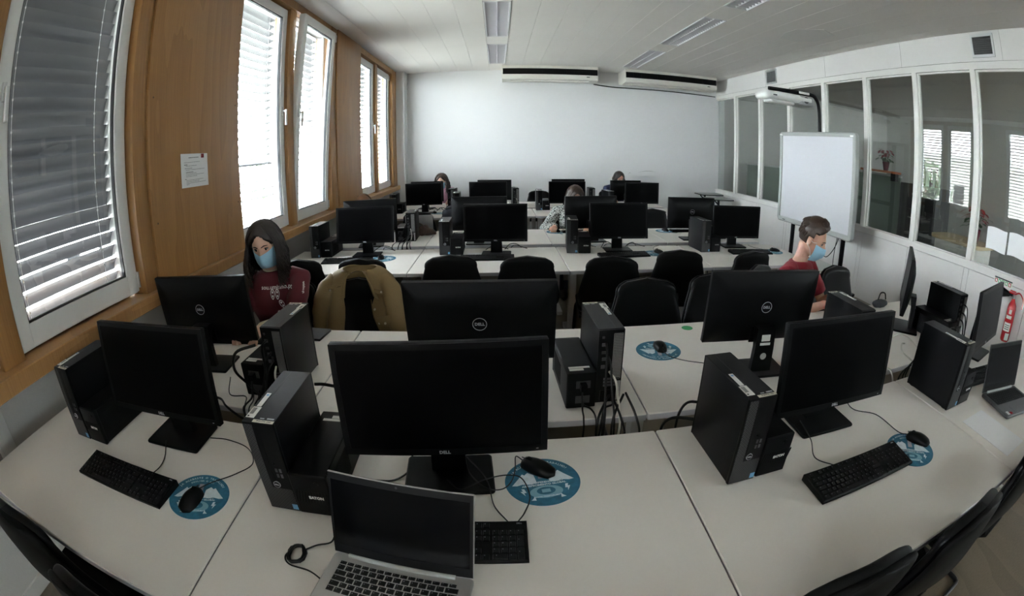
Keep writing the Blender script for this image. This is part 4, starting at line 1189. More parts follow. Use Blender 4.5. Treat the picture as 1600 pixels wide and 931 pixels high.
CH = [(1.16, .575, 3, 'black padded chair tucked under the front desk row, second from right'),
      (.735, .61, -2, 'black padded chair tucked under the front desk row, third from right'),
      (1.72, .60, 6, 'black padded chair at the right frame edge under the front desk row'),
      (-.86, .50, -3, 'black padded chair at the front desk row, left, nearer the bottom frame edge'),
      (-1.36, .56, 4, 'black padded chair at the front desk row nearest the window wall'),
      (-1.53, 3.38, 8, 'black chair back right behind the woman in burgundy, third desk row'),
      (-.97, 3.40, -4, 'black chair at the third desk row behind the chair with the jacket'),
      (-.36, 3.45, 3, 'black chair at the third desk row facing the second keyboard from the windows'),
      (.19, 3.38, 0, 'black chair at the third desk row just left of the third computer'),
      (.81, 3.33, -6, 'black chair at the third desk row facing the third monitor from the windows'),
      (1.40, 3.49, -8, 'tall black chair at the third desk row facing the third mouse pad'),
      (1.93, 3.40, 10, 'black chair at the third desk row facing the computer near the glass wall'),
      (-.84, 2.30, 182, 'black chair at the second desk row with a khaki jacket over it'),
      (.84, 2.20, 178, 'empty black chair at the second desk row behind the green dot'),
      (1.32, 2.25, 176, 'black chair at the second desk row half hidden by the third monitor'),
      (2.50, 2.32, 190, 'empty black chair right of the man in red at the second desk row'),
      (1.93, 2.46, 215, 'black chair under the man in red'),
      (-1.33, 2.30, 176, 'black chair under the woman in burgundy'),
      (.86, 5.22, 180, 'black chair under the woman in grey knit'),
      (-.52, 5.55, 178, 'black chair with a dark coat beyond the fourth desk row'),
      (-1.62, 5.32, 178, 'black chair under the person with reddish brown hair'),
      (1.62, 5.90, 2, 'black chair back left of the far mouse at the fifth desk row'),
      (1.95, 5.35, 178, 'black chair at the fourth desk row left of the glass wall monitor'),
      (2.35, 5.86, 0, 'black chair at the fifth desk row nearest the glass wall'),
      (.72, 7.98, 180, 'black chair beyond the last desk row behind the third far monitor'),
      (2.02, 8.05, 180, 'black chair under the woman in navy'),
      (-.98, 8.05, 180, 'black chair under the woman in pink'),
      (-1.0, 5.85, 3, 'black chair at the fifth desk row facing the monitor at the window end')]
ch0 = chair_proto()
for k, (x, y, a, lab) in enumerate(CH):
    if k == 0: o = ch0; o.location = (x, y, 0); o.rotation_euler = (0, 0, radians(a)); o['label'] = lab; o['group'] = 'black padded office chairs'
    else: dup(ch0, (x, y, 0), radians(a), lab, 'black padded office chairs')

# ================================================================== people
def ik(S, W, l1, l2, pole):
    S = Vector(S); W = Vector(W); d = W - S; L = min(d.length, l1 + l2 - .005); d.normalize()
    W2 = S + d * L
    a = (l1 * l1 - l2 * l2 + L * L) / (2 * L); h = sqrt(max(0, l1 * l1 - a * a))
    p = Vector(pole); p = (p - d * p.dot(d)).normalized()
    return S + d * a + p * h, W2
def remesh(mb, name, m, parent, voxel, smooth_it=4, wrinkle=0.0, freq=14.0):
    o = put(name, mb.data(name, 0), m)
    r = o.modifiers.new('union', 'REMESH'); r.mode = 'VOXEL'; r.voxel_size = voxel; r.use_smooth_shade = True
    s = o.modifiers.new('relax', 'SMOOTH'); s.iterations = smooth_it; s.factor = .5
    me = evald(o); bpy.data.objects.remove(o)
    if wrinkle:
        co = []
        for v in me.vertices:
            n = noise.noise(v.co * freq + Vector((3, 1, 7))) + .5 * noise.noise(Vector((v.co.x * freq * .6, v.co.y * freq * .6, v.co.z * freq * 2.2)))
            co.append(v.co + v.normal * wrinkle * n)
        for v, c in zip(me.vertices, co): v.co = c
    me.shade_smooth()
    return put(name, me, m, parent)
def head_point(d):
    """surface of a head for the unit direction d (face towards -y), origin mid-cranium"""
    x, y, z = d
    r = Vector((.074 * x, (.094 if y < 0 else .100) * y, (.114 if z > 0 else .122) * z))
    t = max(0, -z)
    r.x *= 1 - .30 * t ** 1.3
    if y < 0: r.y -= .012 * t * (1 - t) * 2
    if y > 0: r.y *= 1 - .45 * t ** 1.2
    g = lambda a, b, c, sa, sb: math.exp(-((a - b) / sa) ** 2 - ((c) / sb) ** 2)
    if y < -.2:
        r.y -= .026 * g(r.z, -.034, r.x, .015, .012) + .013 * g(r.z, -.012, r.x, .020, .009)      # nose
        for s in (-1, 1): r.y += .011 * g(r.z, -.003, r.x - s * .031, .013, .016)                  # eye sockets
        r.y -= .005 * g(r.z, .018, r.x, .010, .045)                                                # brow
        r.y -= .007 * g(r.z, -.070, r.x, .009, .020)                                               # lips
        r.y += .004 * g(r.z, -.083, r.x, .007, .020)
        r.y -= .007 * g(r.z, -.105, r.x, .014, .020)                                               # chin
        for s in (-1, 1): r.x += s * .004 * g(r.z, -.035, r.x - s * .05, .02, .02)
    return r
def surf(x, z):
    dx, dz = x / .074, z / (.114 if z > 0 else .122)
    return head_point((dx, -sqrt(max(0, 1 - dx * dx - dz * dz)), dz))
def head_mesh(mb, grow=0.0, face_cut=None, n=44, m=32):
    secs = []
    for i in range(m + 1):
        ph = -pi / 2 + pi * (i + .03) / (m + .06)
        q = []
        for k in range(n):
            th = 2 * pi * k / n
            d = Vector((cos(ph) * cos(th), cos(ph) * sin(th), sin(ph)))
            p = head_point(d)
            if face_cut is not None: p = face_cut(d, p)
            elif grow: p = p + d * grow
            q.append(tuple(p))
        secs.append(q)
    return mb.loft(secs)
def build_mask(parent, Mh):
    mb = MB(); rows = []
    for i in range(13):
        v = i / 12.0; z = -.022 - .099 * v
        q = []
        for k in range(19):
            u = -1 + k / 9.0; a = u * 1.18
            w = .069 - .010 * v ** 2
            y = -(.104 + .014 * sin(pi * min(1, v * 1.1)) - .012 * v ** 3) * cos(a) - .016 * math.exp(-(u / .20) ** 2) * (1 - v) ** .6
            zz = z + .018 * abs(u) ** 1.5 * (.5 - v) * 1.2
            pl = .0016 * sin(v * 22) * (1 - abs(u) ** 3)
            q.append(tuple(Mh @ Vector((w * sin(a) * 1.08, y - pl, zz))))
        rows.append(q)
    mk = mb.sheet(rows, .0014).build('face_mask', M['mask'], parent, smooth=80)
    for s in (-1, 1):
        e = MB()
        for z0 in (-.012, -.100):
            pts = [Mh @ Vector((s * .0655, -.042, z0 + (.01 if z0 > -.05 else -.004))), Mh @ Vector((s * .079, -.012, (z0 - .02) * .55 + .01)), Mh @ Vector((s * .080, .020, .004 if z0 > -.05 else -.035))]
            e.tube(spline([tuple(p) for p in pts], 5), .0016, 5)
        tag(e.build('ear_loop', M['mask_white'], mk), kind='stuff')
    return mk
def hand(mb, W, d, up, side, curl=.9, s=1.0):
    """palm, four unequal bent fingers and a thumb leaving the palm's side"""
    W = Vector(W); d = Vector(d).normalized(); up = Vector(up); up = (up - d * up.dot(d)).normalized(); sd = d.cross(up).normalized() * side
    mb.tube([W - d * .02, W + d * .02, W + d * .05, W + d * .085], None, 10, radii=[.024 * s, .029 * s, .036 * s, .033 * s], flat=.999)
    for k, (o, l) in enumerate(((-.030, .070), (-.010, .080), (.010, .075), (.029, .060))):
        b = W + d * .082 * s + sd * o * s
        pts = [b - d * .02]; a = 0; p = b; rad = [.0092, .0095, .0088, .0082, .0072]
        pts.append(p)
        for f, w in ((.42, .25), (.33, .55), (.25, .5)):
            a += curl * w
            p = p + (d * cos(a) - up * sin(a)) * l * f * s; pts.append(p)
        mb.tube(pts, None, 8, radii=[r * s for r in rad], round_ends=True)
    b = W + d * .022 * s - sd * .026 * s
    q = (d * .75 - sd * .62 - up * .2).normalized()
    q2 = (d * .95 - sd * .15 - up * .3).normalized()
    mb.tube([b, b + q * .034 * s, b + q * .034 * s + q2 * .028 * s, b + q * .034 * s + q2 * .050 * s], None, 8, radii=[.014 * s, .0115 * s, .0098 * s, .0085 * s], round_ends=True)
def flat_palm(mb, W, d, up):
    pass
def person(label, loc, rz, neck, headc, head_rot, hands, voxel, shirt, sleeve='short', long_sleeve=None, trousers='jeans', hair='hair', hair_style=None, mask=True, lean_chest=None, shw=.170, arm_pole=(0.9, .3, -1), skirt_z=.47, wrinkle=.005, group=None, sh_drop=(0, 0)):
    """neck / headc / hands in the person's own frame (facing -y, floor at z=0)"""
    t = thing('person', label, 'person', loc, rz, group)
    N = Vector(neck)
    ch = Vector(lean_chest) if lean_chest else Vector((N.x * .8, N.y * .75, .84))
    wa = Vector((N.x * .3, N.y * .35 + .01, .66)); pe = Vector((0, .02, .50))
    Hm = Matrix.Translation(headc) @ Matrix.Rotation(head_rot[2], 4, 'Z') @ Matrix.Rotation(head_rot[0], 4, 'X') @ Matrix.Rotation(head_rot[1], 4, 'Y')
    S = [N + Vector((s * shw, .015, -.055 - sh_drop[0 if s < 0 else 1])) for s in (-1, 1)]
    def torso(mb, g, top=True):
        secs = []
        lst = [(pe + Vector((0, 0, -.05)), .155, .115), (pe, .168, .122), (wa, .138, .098), (ch + Vector((0, 0, -.07)), .155, .110), (ch, .163, .112), ((ch * .4 + N * .6) + Vector((0, .004, -.015)), .165, .098), (N + Vector((0, .008, -.030)), .118, .075), (N + Vector((0, .008, .002)), .072, .062)]
        if top: lst.append((N + Vector((0, .0, .03)), .052, .054))
        for c, rx, ry in lst:
            secs.append([(c.x + (rx + g) * (abs(cos(a)) ** .85) * (1 if cos(a) > 0 else -1), c.y + (ry + g) * sin(a), c.z) for a in [2 * pi * k / 20 for k in range(20)]])
        mb.loft(secs)
    body = MB(); torso(body, -.006)
    head_mesh_mb = MB(); head_mesh(head_mesh_mb)
    body.M = Hm; body.add(head_mesh_mb.v, head_mesh_mb.f)
    for s in (-1, 1): body.M = Hm @ Matrix.Translation((s * .073, .012, -.012)) @ Matrix.Rotation(s * .35, 4, 'Z'); body.ell((0, 0, 0), (.009, .019, .032), 12, 8)
    body.M = Matrix.Identity(4)
    nb = Hm @ Vector((0, .028, -.06))
    body.tube([N + Vector((0, .012, -.03)), N * .5 + nb * .5 + Vector((0, .004, 0)), nb], None, 16, radii=[.056, .046, .049])
    cloth = MB(); torso(cloth, .010, False)
    arms_long = MB(); E_ = []
    for i, s in enumerate((-1, 1)):
        W, d, up = hands[i]
        E, W2 = ik(S[i], W, .27, .245, (s * arm_pole[0], arm_pole[1], arm_pole[2]))
        E_.append((E, W2))
        body.tube([S[i] + Vector((-s * .05, 0, .0)), S[i], S[i] * .5 + E * .5, E, E * .5 + W2 * .5, W2], None, 14, radii=[.05, .050, .043, .038, .034, .026], round_ends=True)
        hand(body, W2, d, up, s)
        body.M = Matrix.Identity(4)
        k = .62 if sleeve == 'short' else 1.0
        if sleeve == 'short':
            e2 = S[i].lerp(E, .80)
            cloth.tube([S[i] + Vector((-s * .06, 0, .012)), S[i] + Vector((s * .004, 0, .004)), S[i].lerp(E, .45), e2], None, 16, radii=[.060, .064, .064, .066])
        else:
            cloth.tube([S[i] + Vector((-s * .06, 0, .012)), S[i] + Vector((s * .004, 0, .004)), S[i].lerp(E, .5), E, E.lerp(W2, .5), E.lerp(W2, .96)], None, 16, radii=[.062, .066, .060, .058, .052, .045], round_ends=True)
        if long_sleeve:
            arms_long.tube([S[i].lerp(E, .4), S[i].lerp(E, .8), E, E.lerp(W2, .5), W2], None, 14, radii=[.052, .050, .047, .042, .036], round_ends=True)
    legs = MB()
    for s in (-1, 1):
        hip = Vector((s * .085, .03, .515)); kn = Vector((s * .105, -.40, .525)); an = Vector((s * .11, -.36, .09))
        body.tube([hip, hip.lerp(kn, .5), kn, kn.lerp(an, .4), an], None, 14, radii=[.080, .068, .052, .050, .036], round_ends=True)
        legs.tube([hip + Vector((0, .06, 0)), hip, hip.lerp(kn, .5), kn, kn.lerp(an, .5), an], None, 14, radii=[.08, .090, .080, .066, .060, .052], round_ends=True)
        sh = MB().tube([an + Vector((0, .06, -.052)), an + Vector((0, -.02, -.045)), an + Vector((0, -.13, -.058)), an + Vector((0, -.18, -.062))], None, 12, radii=[.036, .045, .042, .026], flat=1.0, round_ends=True)
        sh.v = [(x, y, max(.002, z)) for x, y, z in sh.v]
        sh.build('shoe', M['black_matte'], t, smooth=60)
    legs.ell((0, .02, .50), (.165, .135, .09), 18, 10)
    b = remesh(body, 'body', M['skin'], t, voxel, 3)
    c = remesh(cloth, 'shirt', M[shirt], t, max(voxel, .008), 6, wrinkle)
    if long_sleeve: remesh(arms_long, 'sleeves', M[long_sleeve], t, .008, 3, .001)
    remesh(legs, 'trousers', M[trousers], t, .012, 4, .003)
    # face details
    for s in (-1, 1):
        ey = MB(); ey.M = Hm; ep = surf(s * .031, -.004); ey.ell((ep.x, ep.y + .0040, ep.z), (.0150, .0115, .0088), 16, 10)
        e_ = ey.build('eye', M['eye_white'], t, smooth=80)
        ir = MB(); ir.M = Hm; ir.ell((ep.x, ep.y - .0045, ep.z - .0012), (.0062, .0040, .0062), 12, 8); ir.build('iris', M['iris'], e_, smooth=80)
        ld = MB(); ld.M = Hm; ld.tube([(ep.x - .0150, ep.y - .001, ep.z + .002), (ep.x - .007, ep.y - .0075, ep.z + .0078), (ep.x + .005, ep.y - .0075, ep.z + .0080), (ep.x + .0155, ep.y - .0005, ep.z + .003)], None, 6, radii=[.0014, .0026, .0028, .0014], round_ends=True); ld.build('eyelid', M['hair'], e_, smooth=80)
        eb = MB(); eb.M = Hm
        eb.tube([surf(s * a_, b_) + Vector((0, -.001, 0)) for a_, b_ in ((.013, .016), (.028, .021), (.046, .016))], None, 6, radii=[.0028, .0034, .0018], round_ends=True); eb.build('eyebrow', M[hair], t)
    if mask: build_mask(t, Hm)
    if hair_style: hair_style(t, Hm, M[hair])
    return t, Hm, c, S, E_
def strands(mb, Hm, roots, rnd, n_sec=12, r=.0075):
    for pts in roots:
        P = spline(pts, 3)
        k = len(P); rad = [r * (1 - .75 * (i / (k - 1)) ** 2.2) * rnd.uniform(.85, 1.15) for i in range(k)]
        mb.M = Hm; mb.tube(P, None, 4, radii=rad)
    mb.M = Matrix.Identity(4)
def cap_cut(front, side, lift, top):
    """hair shell: grows out of the scalp, sinks under the skin where the face is"""
    def f(d, p):
        face = d.y < -.15 and d.z < front - side * abs(d.x) ** 1.6
        lowf = d.z < -.35 and d.y < .25
        if face or lowf: return p - d * .014
        g = lift + top * max(0, d.z) ** 2
        return p + d * g
    return f
def long_hair(length, wave, seed, part=.0, vol=.022, front=.66, n=150, rad=.0085):
    def f(t, Hm, m):
        rnd = random.Random(seed)
        mb = MB(); mb.M = Hm; head_mesh(mb, n=88, m=64, face_cut=cap_cut(front, .75, .010 + vol * .35, .002)); mb.M = Matrix.Identity(4)
        R = Hm.to_3x3().inverted(); down = R @ Vector((0, 0, -1))
        roots = []
        for k in range(n):
            s = -1 if k % 2 else 1
            f0 = rnd.uniform(-75, 88); f1 = max(f0 * .75, rnd.uniform(-34, -12)) if f0 < 0 else f0        # azimuth over the scalp, front .. nape
            L = length * rnd.uniform(.78, 1.04)
            p = []
            for psi in (6, 24, 46, 68, 88):
                u = psi / 88.0; az = radians(f0 + (f1 - f0) * min(1, u * 1.3)); ps = radians(psi)
                d = Vector((s * sin(ps) * cos(az), sin(ps) * sin(az), cos(ps)))
                q = head_point(d) + d * (.010 + vol * u * rnd.uniform(.75, 1.1))
                q.x += part * (1 - u)
                p.append(q)
            w0 = rnd.uniform(0, 6.3); side = p[-1]; o = Vector((side.x, side.y, 0)).normalized()
            for j in range(1, 7):
                u = j / 6.0
                p.append(side + down * L * u + o * (.020 * sin(pi * min(1, u * .8))) + Vector((cos(w0 + u * 10), sin(w0 + u * 10), 0)) * wave * u ** .7)
            roots.append([tuple(v) for v in p])
        strands(mb, Hm, roots, rnd, r=rad)
        mb.build('hair', m, t, smooth=80)
    return f
def short_hair(seed):
    def f(t, Hm, m):
        rnd = random.Random(seed)
        def cut(d, p):
            face = d.y < -.25 and d.z < .74 - .45 * abs(d.x) ** 2
            temple = d.y < -.12 and d.z < .40
            lowf = d.z < -.34
            ear = abs(d.x) > .55 and d.z < .12 and d.y < .30
            if face or temple or lowf or ear: return p - d * .012
            return p + d * (.007 + .028 * max(0, d.z) ** 1.2 + .010 * max(0, -d.y) * max(0, d.z) * 2)
        mb = MB(); mb.M = Hm; head_mesh(mb, face_cut=cut, n=96, m=70); mb.M = Matrix.Identity(4)
        roots = []
        for k in range(620):
            x = rnd.uniform(-.060, .060); y = rnd.uniform(-.052, .075); z = .112 * sqrt(max(.05, 1 - (x / .078) ** 2 - (y / .105) ** 2)) + .006
            roots.append([(x, y, z), (x * 1.03, y - .010, z + .020 + rnd.uniform(0, .006)), (x * 1.02 + rnd.uniform(-.008, .008), y - .014, z + .030 + rnd.uniform(-.004, .006)), (x + rnd.uniform(-.01, .01), y - .004, z + .036 + rnd.uniform(0, .004))] if y < -.01 else
                         [(x, y, z), (x, y + .018, z + .012), (x, y + .034, z + .004), (x, y + .044, z - .010)])
        for k in range(420):
            s = -1 if k % 2 else 1; a = rnd.uniform(.45, 1.5); z = rnd.uniform(.02, .085)
            c = Vector((s * .077 * cos(a), .10 * sin(a), z)); c *= 1.0
            sc = sqrt(max(.2, 1 - (z / .125) ** 2)); c.x *= sc; c.y *= sc
            roots.append([tuple(c), tuple(c * 1.07 + Vector((0, .003, .0))), tuple(c * 1.08 + Vector((0, .008, -.014))), tuple(c * 1.03 + Vector((0, .010, -.028)))])
        strands(mb, Hm, roots, rnd, r=.0034)
        mb.build('hair', m, t, smooth=80)
    return f
DN = (0, 0, 1)
# --- the woman in burgundy, second desk row (faces the camera)
gx, gy = -1.34, 2.45
girl, GH, gsh, gS, gE = person('woman in burgundy T-shirt and blue mask with long dark wavy hair, seated by the windows', (gx, gy, 0), radians(8),
    (.0, -.055, 1.005), (-.012, -.110, 1.182), (radians(19), radians(-5), radians(2)),
    [((-.10, -.42, .785), (.15, -1, -.12), DN), ((.035, -.43, .785), (-.25, -1, -.12), DN)], .0052, 'tee', 'short', 'sleeve', hair='hair',
    hair_style=long_hair(.235, .021, 5, vol=.027, n=420, rad=.0056), arm_pole=(.75, .55, -1), sh_drop=(.022, .0))
cl = MB().tube([(gx - gx + .058 * cos(a), -.050 + .060 * sin(a), 1.022 + .012 * sin(a)) for a in [2 * pi * k / 24 for k in range(24)]], .006, 6, closed=True)
cl.build('collar', M['sleeve'], girl)
def wrap_text(me_list, shirt, parent, name, m, dirn):
    """lays flat writing on the cloth along dirn"""
    mw = shirt.data
    bvh = BVHTree.FromPolygons([v.co for v in mw.vertices], [tuple(p.vertices) for p in mw.polygons])
    d = Vector(dirn)
    for me, mx in me_list:
        b = bmesh.new(); b.from_mesh(me); b.transform(mx)
        bmesh.ops.subdivide_edges(b, edges=[e for e in b.edges if e.calc_length() > .012], cuts=2)
        for v in b.verts:
            h = bvh.ray_cast(v.co - d * .4, d)
            if h[0] is not None: v.co = h[0] - d * .0018
        n = bpy.data.meshes.new(name); b.to_mesh(n); b.free()
        put(name, n, m, parent)
fx = lambda x, z, s=1.0, r=0.0: Matrix.Translation((x, -.3, z)) @ Matrix.Rotation(pi / 2, 4, 'X') @ Matrix.Rotation(r, 4, 'Z') @ Matrix.Scale(s, 4)
def foot_mesh():
    mb = MB()
    def ringpts(r):
        return [(.013 * r * (1 + .25 * sin(a)) * cos(a), .030 * r * sin(a) + (.0), 0) for a in [2 * pi * k / 24 for k in range(24)]]
    o, i = ringpts(1), ringpts(.80)
    mb.add(o + i, [(k, (k + 1) % 24, 24 + (k + 1) % 24, 24 + k) for k in range(24)])
    for yy, w in ((.012, .005), (-.010, .004)): mb.add([(-w, yy - .006, 0), (w, yy - .006, 0), (w, yy + .006, 0), (-w, yy + .006, 0)], [(0, 1, 2, 3)])
    return mb.data('footprint_print', 0)
fm = foot_mesh()
wrap_text([(text_mesh('sou.uminho.pt', .034, 'CENTER', 0, .0006), fx(.045, .925))], gsh, girl, 'shirt_writing', M['print_white'], (0, 1, 0))
wrap_text([(fm, fx(.018, .885)), (fm, fx(.048, .885)), (fm, fx(.070, .825, .95, .45)), (fm, fx(.055, .765, .95, .55))], gsh, girl, 'footprint_print', M['print_white'], (0, 1, 0))
wrap_text([(text_mesh('uminho.pt', .014, 'CENTER', 0, .0003), fx(.212, .915, 1, -pi / 2 + .05))], gsh, girl, 'sleeve_writing', M['print_white'], (0, 1, 0))

# --- the man in red, second desk row (turned to the right)
boy, BH, bsh, bS, bE = person('man in red T-shirt and blue mask with short brown hair, looking down', (1.86, 2.56, 0), radians(30),
    (.02, -.150, .990), (.035, -.215, 1.150), (radians(22), radians(-4), radians(18)),
    [((-.12, -.42, .785), (.2, -1, -.1), DN), ((.08, -.42, .785), (-.2, -1, -.1), DN)], .0052, 'tee_red', 'short', None, hair='hair_brown',
    hair_style=short_hair(8), sh_drop=(.0, .01), shw=.185)

# --- people further back
person('woman in flecked grey cardigan behind a fourth-row monitor, hand on a mouse', (.86, 5.30, 0), radians(-6),
    (.0, -.06, .975), (.015, -.135, 1.100), (radians(26), 0, radians(14)),
    [((-.215, -.34, .785), (-.10, -1, -.12), DN), ((.14, -.40, .785), (-.2, -1, -.1), DN)], .0085, 'cardigan', 'long', None, hair='hair_brown',
    hair_style=long_hair(.20, .004, 11, n=130, vol=.016), mask=True, arm_pole=(1.0, .2, -1), sh_drop=(.0, .02))
person('woman in navy jacket with tied dark hair before the far wall', (2.10, 8.16, 0), radians(4),
    (.0, -.05, 1.0), (.04, -.085, 1.135), (radians(14), 0, radians(16)),
    [((-.16, -.40, .785), (.1, -1, -.12), DN), ((.14, -.40, .785), (-.2, -1, -.1), DN)], .010, 'navy', 'long', None, hair='hair',
    hair_style=long_hair(.07, .003, 13, n=90, vol=.010, front=.62), mask=True)
person('woman in pink top with curly dark brown hair before the far wall', (-.97, 8.16, 0), 0,
    (.0, -.05, .985), (-.02, -.085, 1.115), (radians(14), 0, radians(-8)),
    [((-.16, -.40, .785), (.1, -1, -.12), DN), ((.14, -.40, .785), (-.2, -1, -.1), DN)], .010, 'pink', 'long', None, hair='hair_brown',
    hair_style=long_hair(.22, .026, 17, n=170, vol=.034), mask=True)
person('person with reddish brown hair, only the crown showing above a monitor by the windows', (-1.60, 5.44, 0), 0,
    (.0, -.09, .94), (.01, -.165, 1.045), (radians(30), 0, radians(0)),
    [((-.16, -.46, .785), (.1, -1, -.12), DN), ((.14, -.46, .785), (-.2, -1, -.1), DN)], .010, 'dark_cloth', 'long', None, hair='hair_red',
    hair_style=long_hair(.16, .006, 19, n=110, vol=.016), mask=True)

# ================================================================== jacket over the chair back
def jacket():
    t = thing('jacket', 'khaki jacket with pocket flaps hung over a black chair back', 'jacket', (-.84, 2.30, 0), 0)
    # local frame: chair back stands at y = +.21 .. +.29, its padded front faces -y
    def yo(z): return .215 + .075 * (z - .475) / .425
    rows = []
    zs = [.955, .948, .930, .900, .86, .80, .74, .68, .62, .56, .52]
    for i, z in enumerate(zs):
        u = i / (len(zs) - 1)
        hw = (.075, .10, .135, .170, .195, .212, .222, .232, .240, .246, .248)[i]
        ol = (-.055, -.060, -.070, -.082, -.090, -.090, -.088, -.092, -.098, -.10, -.10)[i]       # edge of the left front (image left)
        orr = (.050, .055, .065, .080, .095, .105, .085, .095, .125, .155, .175)[i]                # edge of the right front, lapel at mid height
        q = []
        yf = yo(z) - .052; yb = yo(z) + .075
        for k in range(9):
            s = k / 8.0; q.append((ol + (-hw - ol) * s, yf - .012 * sin(pi * s) - .010 * sin(7 * s + z * 25) * u, z))
        for k in range(1, 6):
            a = pi * k / 6; q.append((-hw - .028 * sin(a), yf + (yb - yf) * (1 - cos(a)) / 2, z))
        for k in range(9):
            s = k / 8.0; q.append((-hw + 2 * hw * s, yb + .012 * sin(pi * s) + .004 * sin(9 * s), z))
        for k in range(1, 6):
            a = pi * k / 6; q.append((hw + .028 * sin(a), yb - (yb - yf) * (1 - cos(a)) / 2, z))
        for k in range(9):
            s = k / 8.0; q.append((hw + (orr - hw) * s, yf - .012 * sin(pi * s) - .012 * sin(6 * s + z * 22 + 1) * u, z + (.004 * sin(8 * s))))
        rows.append(q)
    MB().sheet(rows, .006).build('body', M['khaki'], t, smooth=70)
    # collar: rolled band over the top of the chair back
    col = MB()
    c = [(-.082, yo(.82) - .062, .80), (-.070, yo(.9) - .066, .885), (-.052, yo(.95) - .060, .935), (-.01, yo(.96) - .05, .957), (.03, yo(.96) - .052, .952), (.060, yo(.93) - .066, .915), (.082, yo(.88) - .07, .862), (.100, yo(.83) - .072, .812)]
    P = spline(c, 5)
    rr = []
    for j, p in enumerate(P):
        v = j / (len(P) - 1)
        rr.append([tuple(p + Vector(((.030 * w) * (1 if p.x > 0 else -1) * (.5 + abs(p.x) * 6), -.012 * sin(pi * w) + .05 * w * (1 - min(1, abs(p.x) * 12)), -.018 * w))) for w in (0, .25, .5, .75, 1)])
    col.sheet(rr, .005).build('collar', M['khaki'], t, smooth=70)
    # sleeves hanging at both sides
    for s in (-1, 1):
        pts = [(s * .150, yo(.9) - .02, .905), (s * .205, yo(.86) - .055, .85), (s * .232, yo(.8) - .085, .76), (s * .246, yo(.7) - .095, .66), (s * .255, yo(.6) - .09, .57)]
        P = spline(pts, 5)
        rad = [.045 + .014 * sin(pi * min(1, j / len(P) * 1.2)) + .003 * sin(j * 1.7) for j in range(len(P))]
        sl = MB().tube(P, None, 16, radii=rad, flat=.72)
        o = sl.build('sleeve', M['khaki'], t, smooth=70)
        cf = MB().tube([P[-1] + Vector((0, 0, .03)), P[-1] + Vector((0, 0, -.012))], None, 16, radii=[rad[-1] + .005, rad[-1] + .006], flat=.74); cf.build('cuff', M['khaki'], o, smooth=50)
        MB().cyl((s * .262, yo(.6) - .142, .575), (s * .262, yo(.6) - .150, .575), .007, n=12).build('snap', M['button'], o)
    # shoulder flaps, pocket flap, placket, snaps
    for x0, x1, z0, z1 in ((.11, .205, .838, .862), (-.205, -.12, .848, .872)):
        y = yo(.85) - .082
        f = MB().sheet([[(x0 + (x1 - x0) * u, y - .01 * sin(pi * u), z1 - (z1 - z0) * v - .018 * u * (1 if x0 > 0 else -1)) for u in (0, .25, .5, .75, 1)] for v in (0, .5, 1)], .004).build('chest_flap', M['khaki'], t, smooth=60)
        MB().cyl(((x0 + x1) / 2, y - .016, z0 + .006), ((x0 + x1) / 2, y - .011, z0 + .006), .006, n=12).build('snap', M['button'], f)
    y = yo(.66) - .118
    f = MB().loft([[(.125, yy, .700), (.215, yy, .725), (.222, yy, .690), (.188, yy, .655), (.150, yy, .665)] for yy in (y, y + .006)]).build('pocket_flap', M['khaki'], t, smooth=0)
    MB().cyl((.180, y - .006, .674), (.180, y, .674), .007, n=12).build('snap', M['button'], f)
    sm = MB().tube(spline([(.088, yo(.8) - .078, .795), (.100, yo(.7) - .078, .70), (.14, yo(.6) - .082, .60), (.178, yo(.52) - .08, .525)], 6), .0035, 6)
    sm.build('placket_seam', M['seam'], t)
    for z, x in ((.74, .098), (.66, .122), (.58, .155)): MB().cyl((x + .012, yo(z) - .088, z), (x + .012, yo(z) - .078, z), .006, n=12).build('snap', M['button'], t)
    MB().tube(spline([(-.20, yo(.85) - .082, .845), (-.15, yo(.85) - .086, .862), (-.10, yo(.85) - .07, .872)], 5), .003, 5).build('yoke_seam', M['seam'], t)
jacket()
bag = thing('backpack', 'grey black backpack lying on the seat of the chair with the jacket', 'bag', (-.86, 2.18, .49))
remesh(MB().ell((0, 0, .085), (.16, .11, .095), 18, 12).ell((.06, -.02, .12), (.09, .07, .05), 14, 8), 'body', M['dark_cloth'], bag, .01, 3, .004)
MB().tube(spline([(-.10, -.06, .15), (-.03, -.09, .175), (.05, -.09, .175), (.11, -.05, .15)], 5), .010, 6).build('strap', M['black_matte'], bag)
MB().box(-.03, .01, -.112, -.106, .10, .125).build('tag', M['label_white'], bag, smooth=0)
# --- bag, folder and coat beyond the fourth row
hb = thing('handbag', 'slouched brown leather bag on the fourth desk row, left', 'bag', (-.80, 4.86, DZ))
remesh(MB().loft([[(x * w, y * d, z) for x, y in [(cos(a), sin(a)) for a in [2 * pi * k / 16 for k in range(16)]]] for z, w, d in ((.002, .13, .06), (.03, .13, .065), (.06, .10, .05), (.09, .05, .03), (.11, .015, .015))]), 'body', M['leather'], hb, .007, 3, .008, 22)
MB().tube(spline([(-.09, 0, .06), (-.07, -.03, .13), (-.02, -.04, .12), (.03, -.04, .06)], 5), .007, 6).build('handle', M['leather'], hb)
lp = thing('laptop', 'grey laptop lid standing open behind the brown bag, fourth desk row', 'laptop', (-.87, 4.98, DZ), radians(188))
MB().rbox(-.15, .15, -.20, .0, .002, .016, .01, 3).build('base', M['lid_grey'], lp)
MB().rbox(-.15, .15, -.004, .004, 0, .20, .004, 2).build('lid', M['lid_grey'], lp, (0, 0, .016), (-radians(20), 0, 0))
ct = thing('coat', 'dark coat hung over the chair beyond the brown bag', 'coat', (-.52, 5.55, 0))
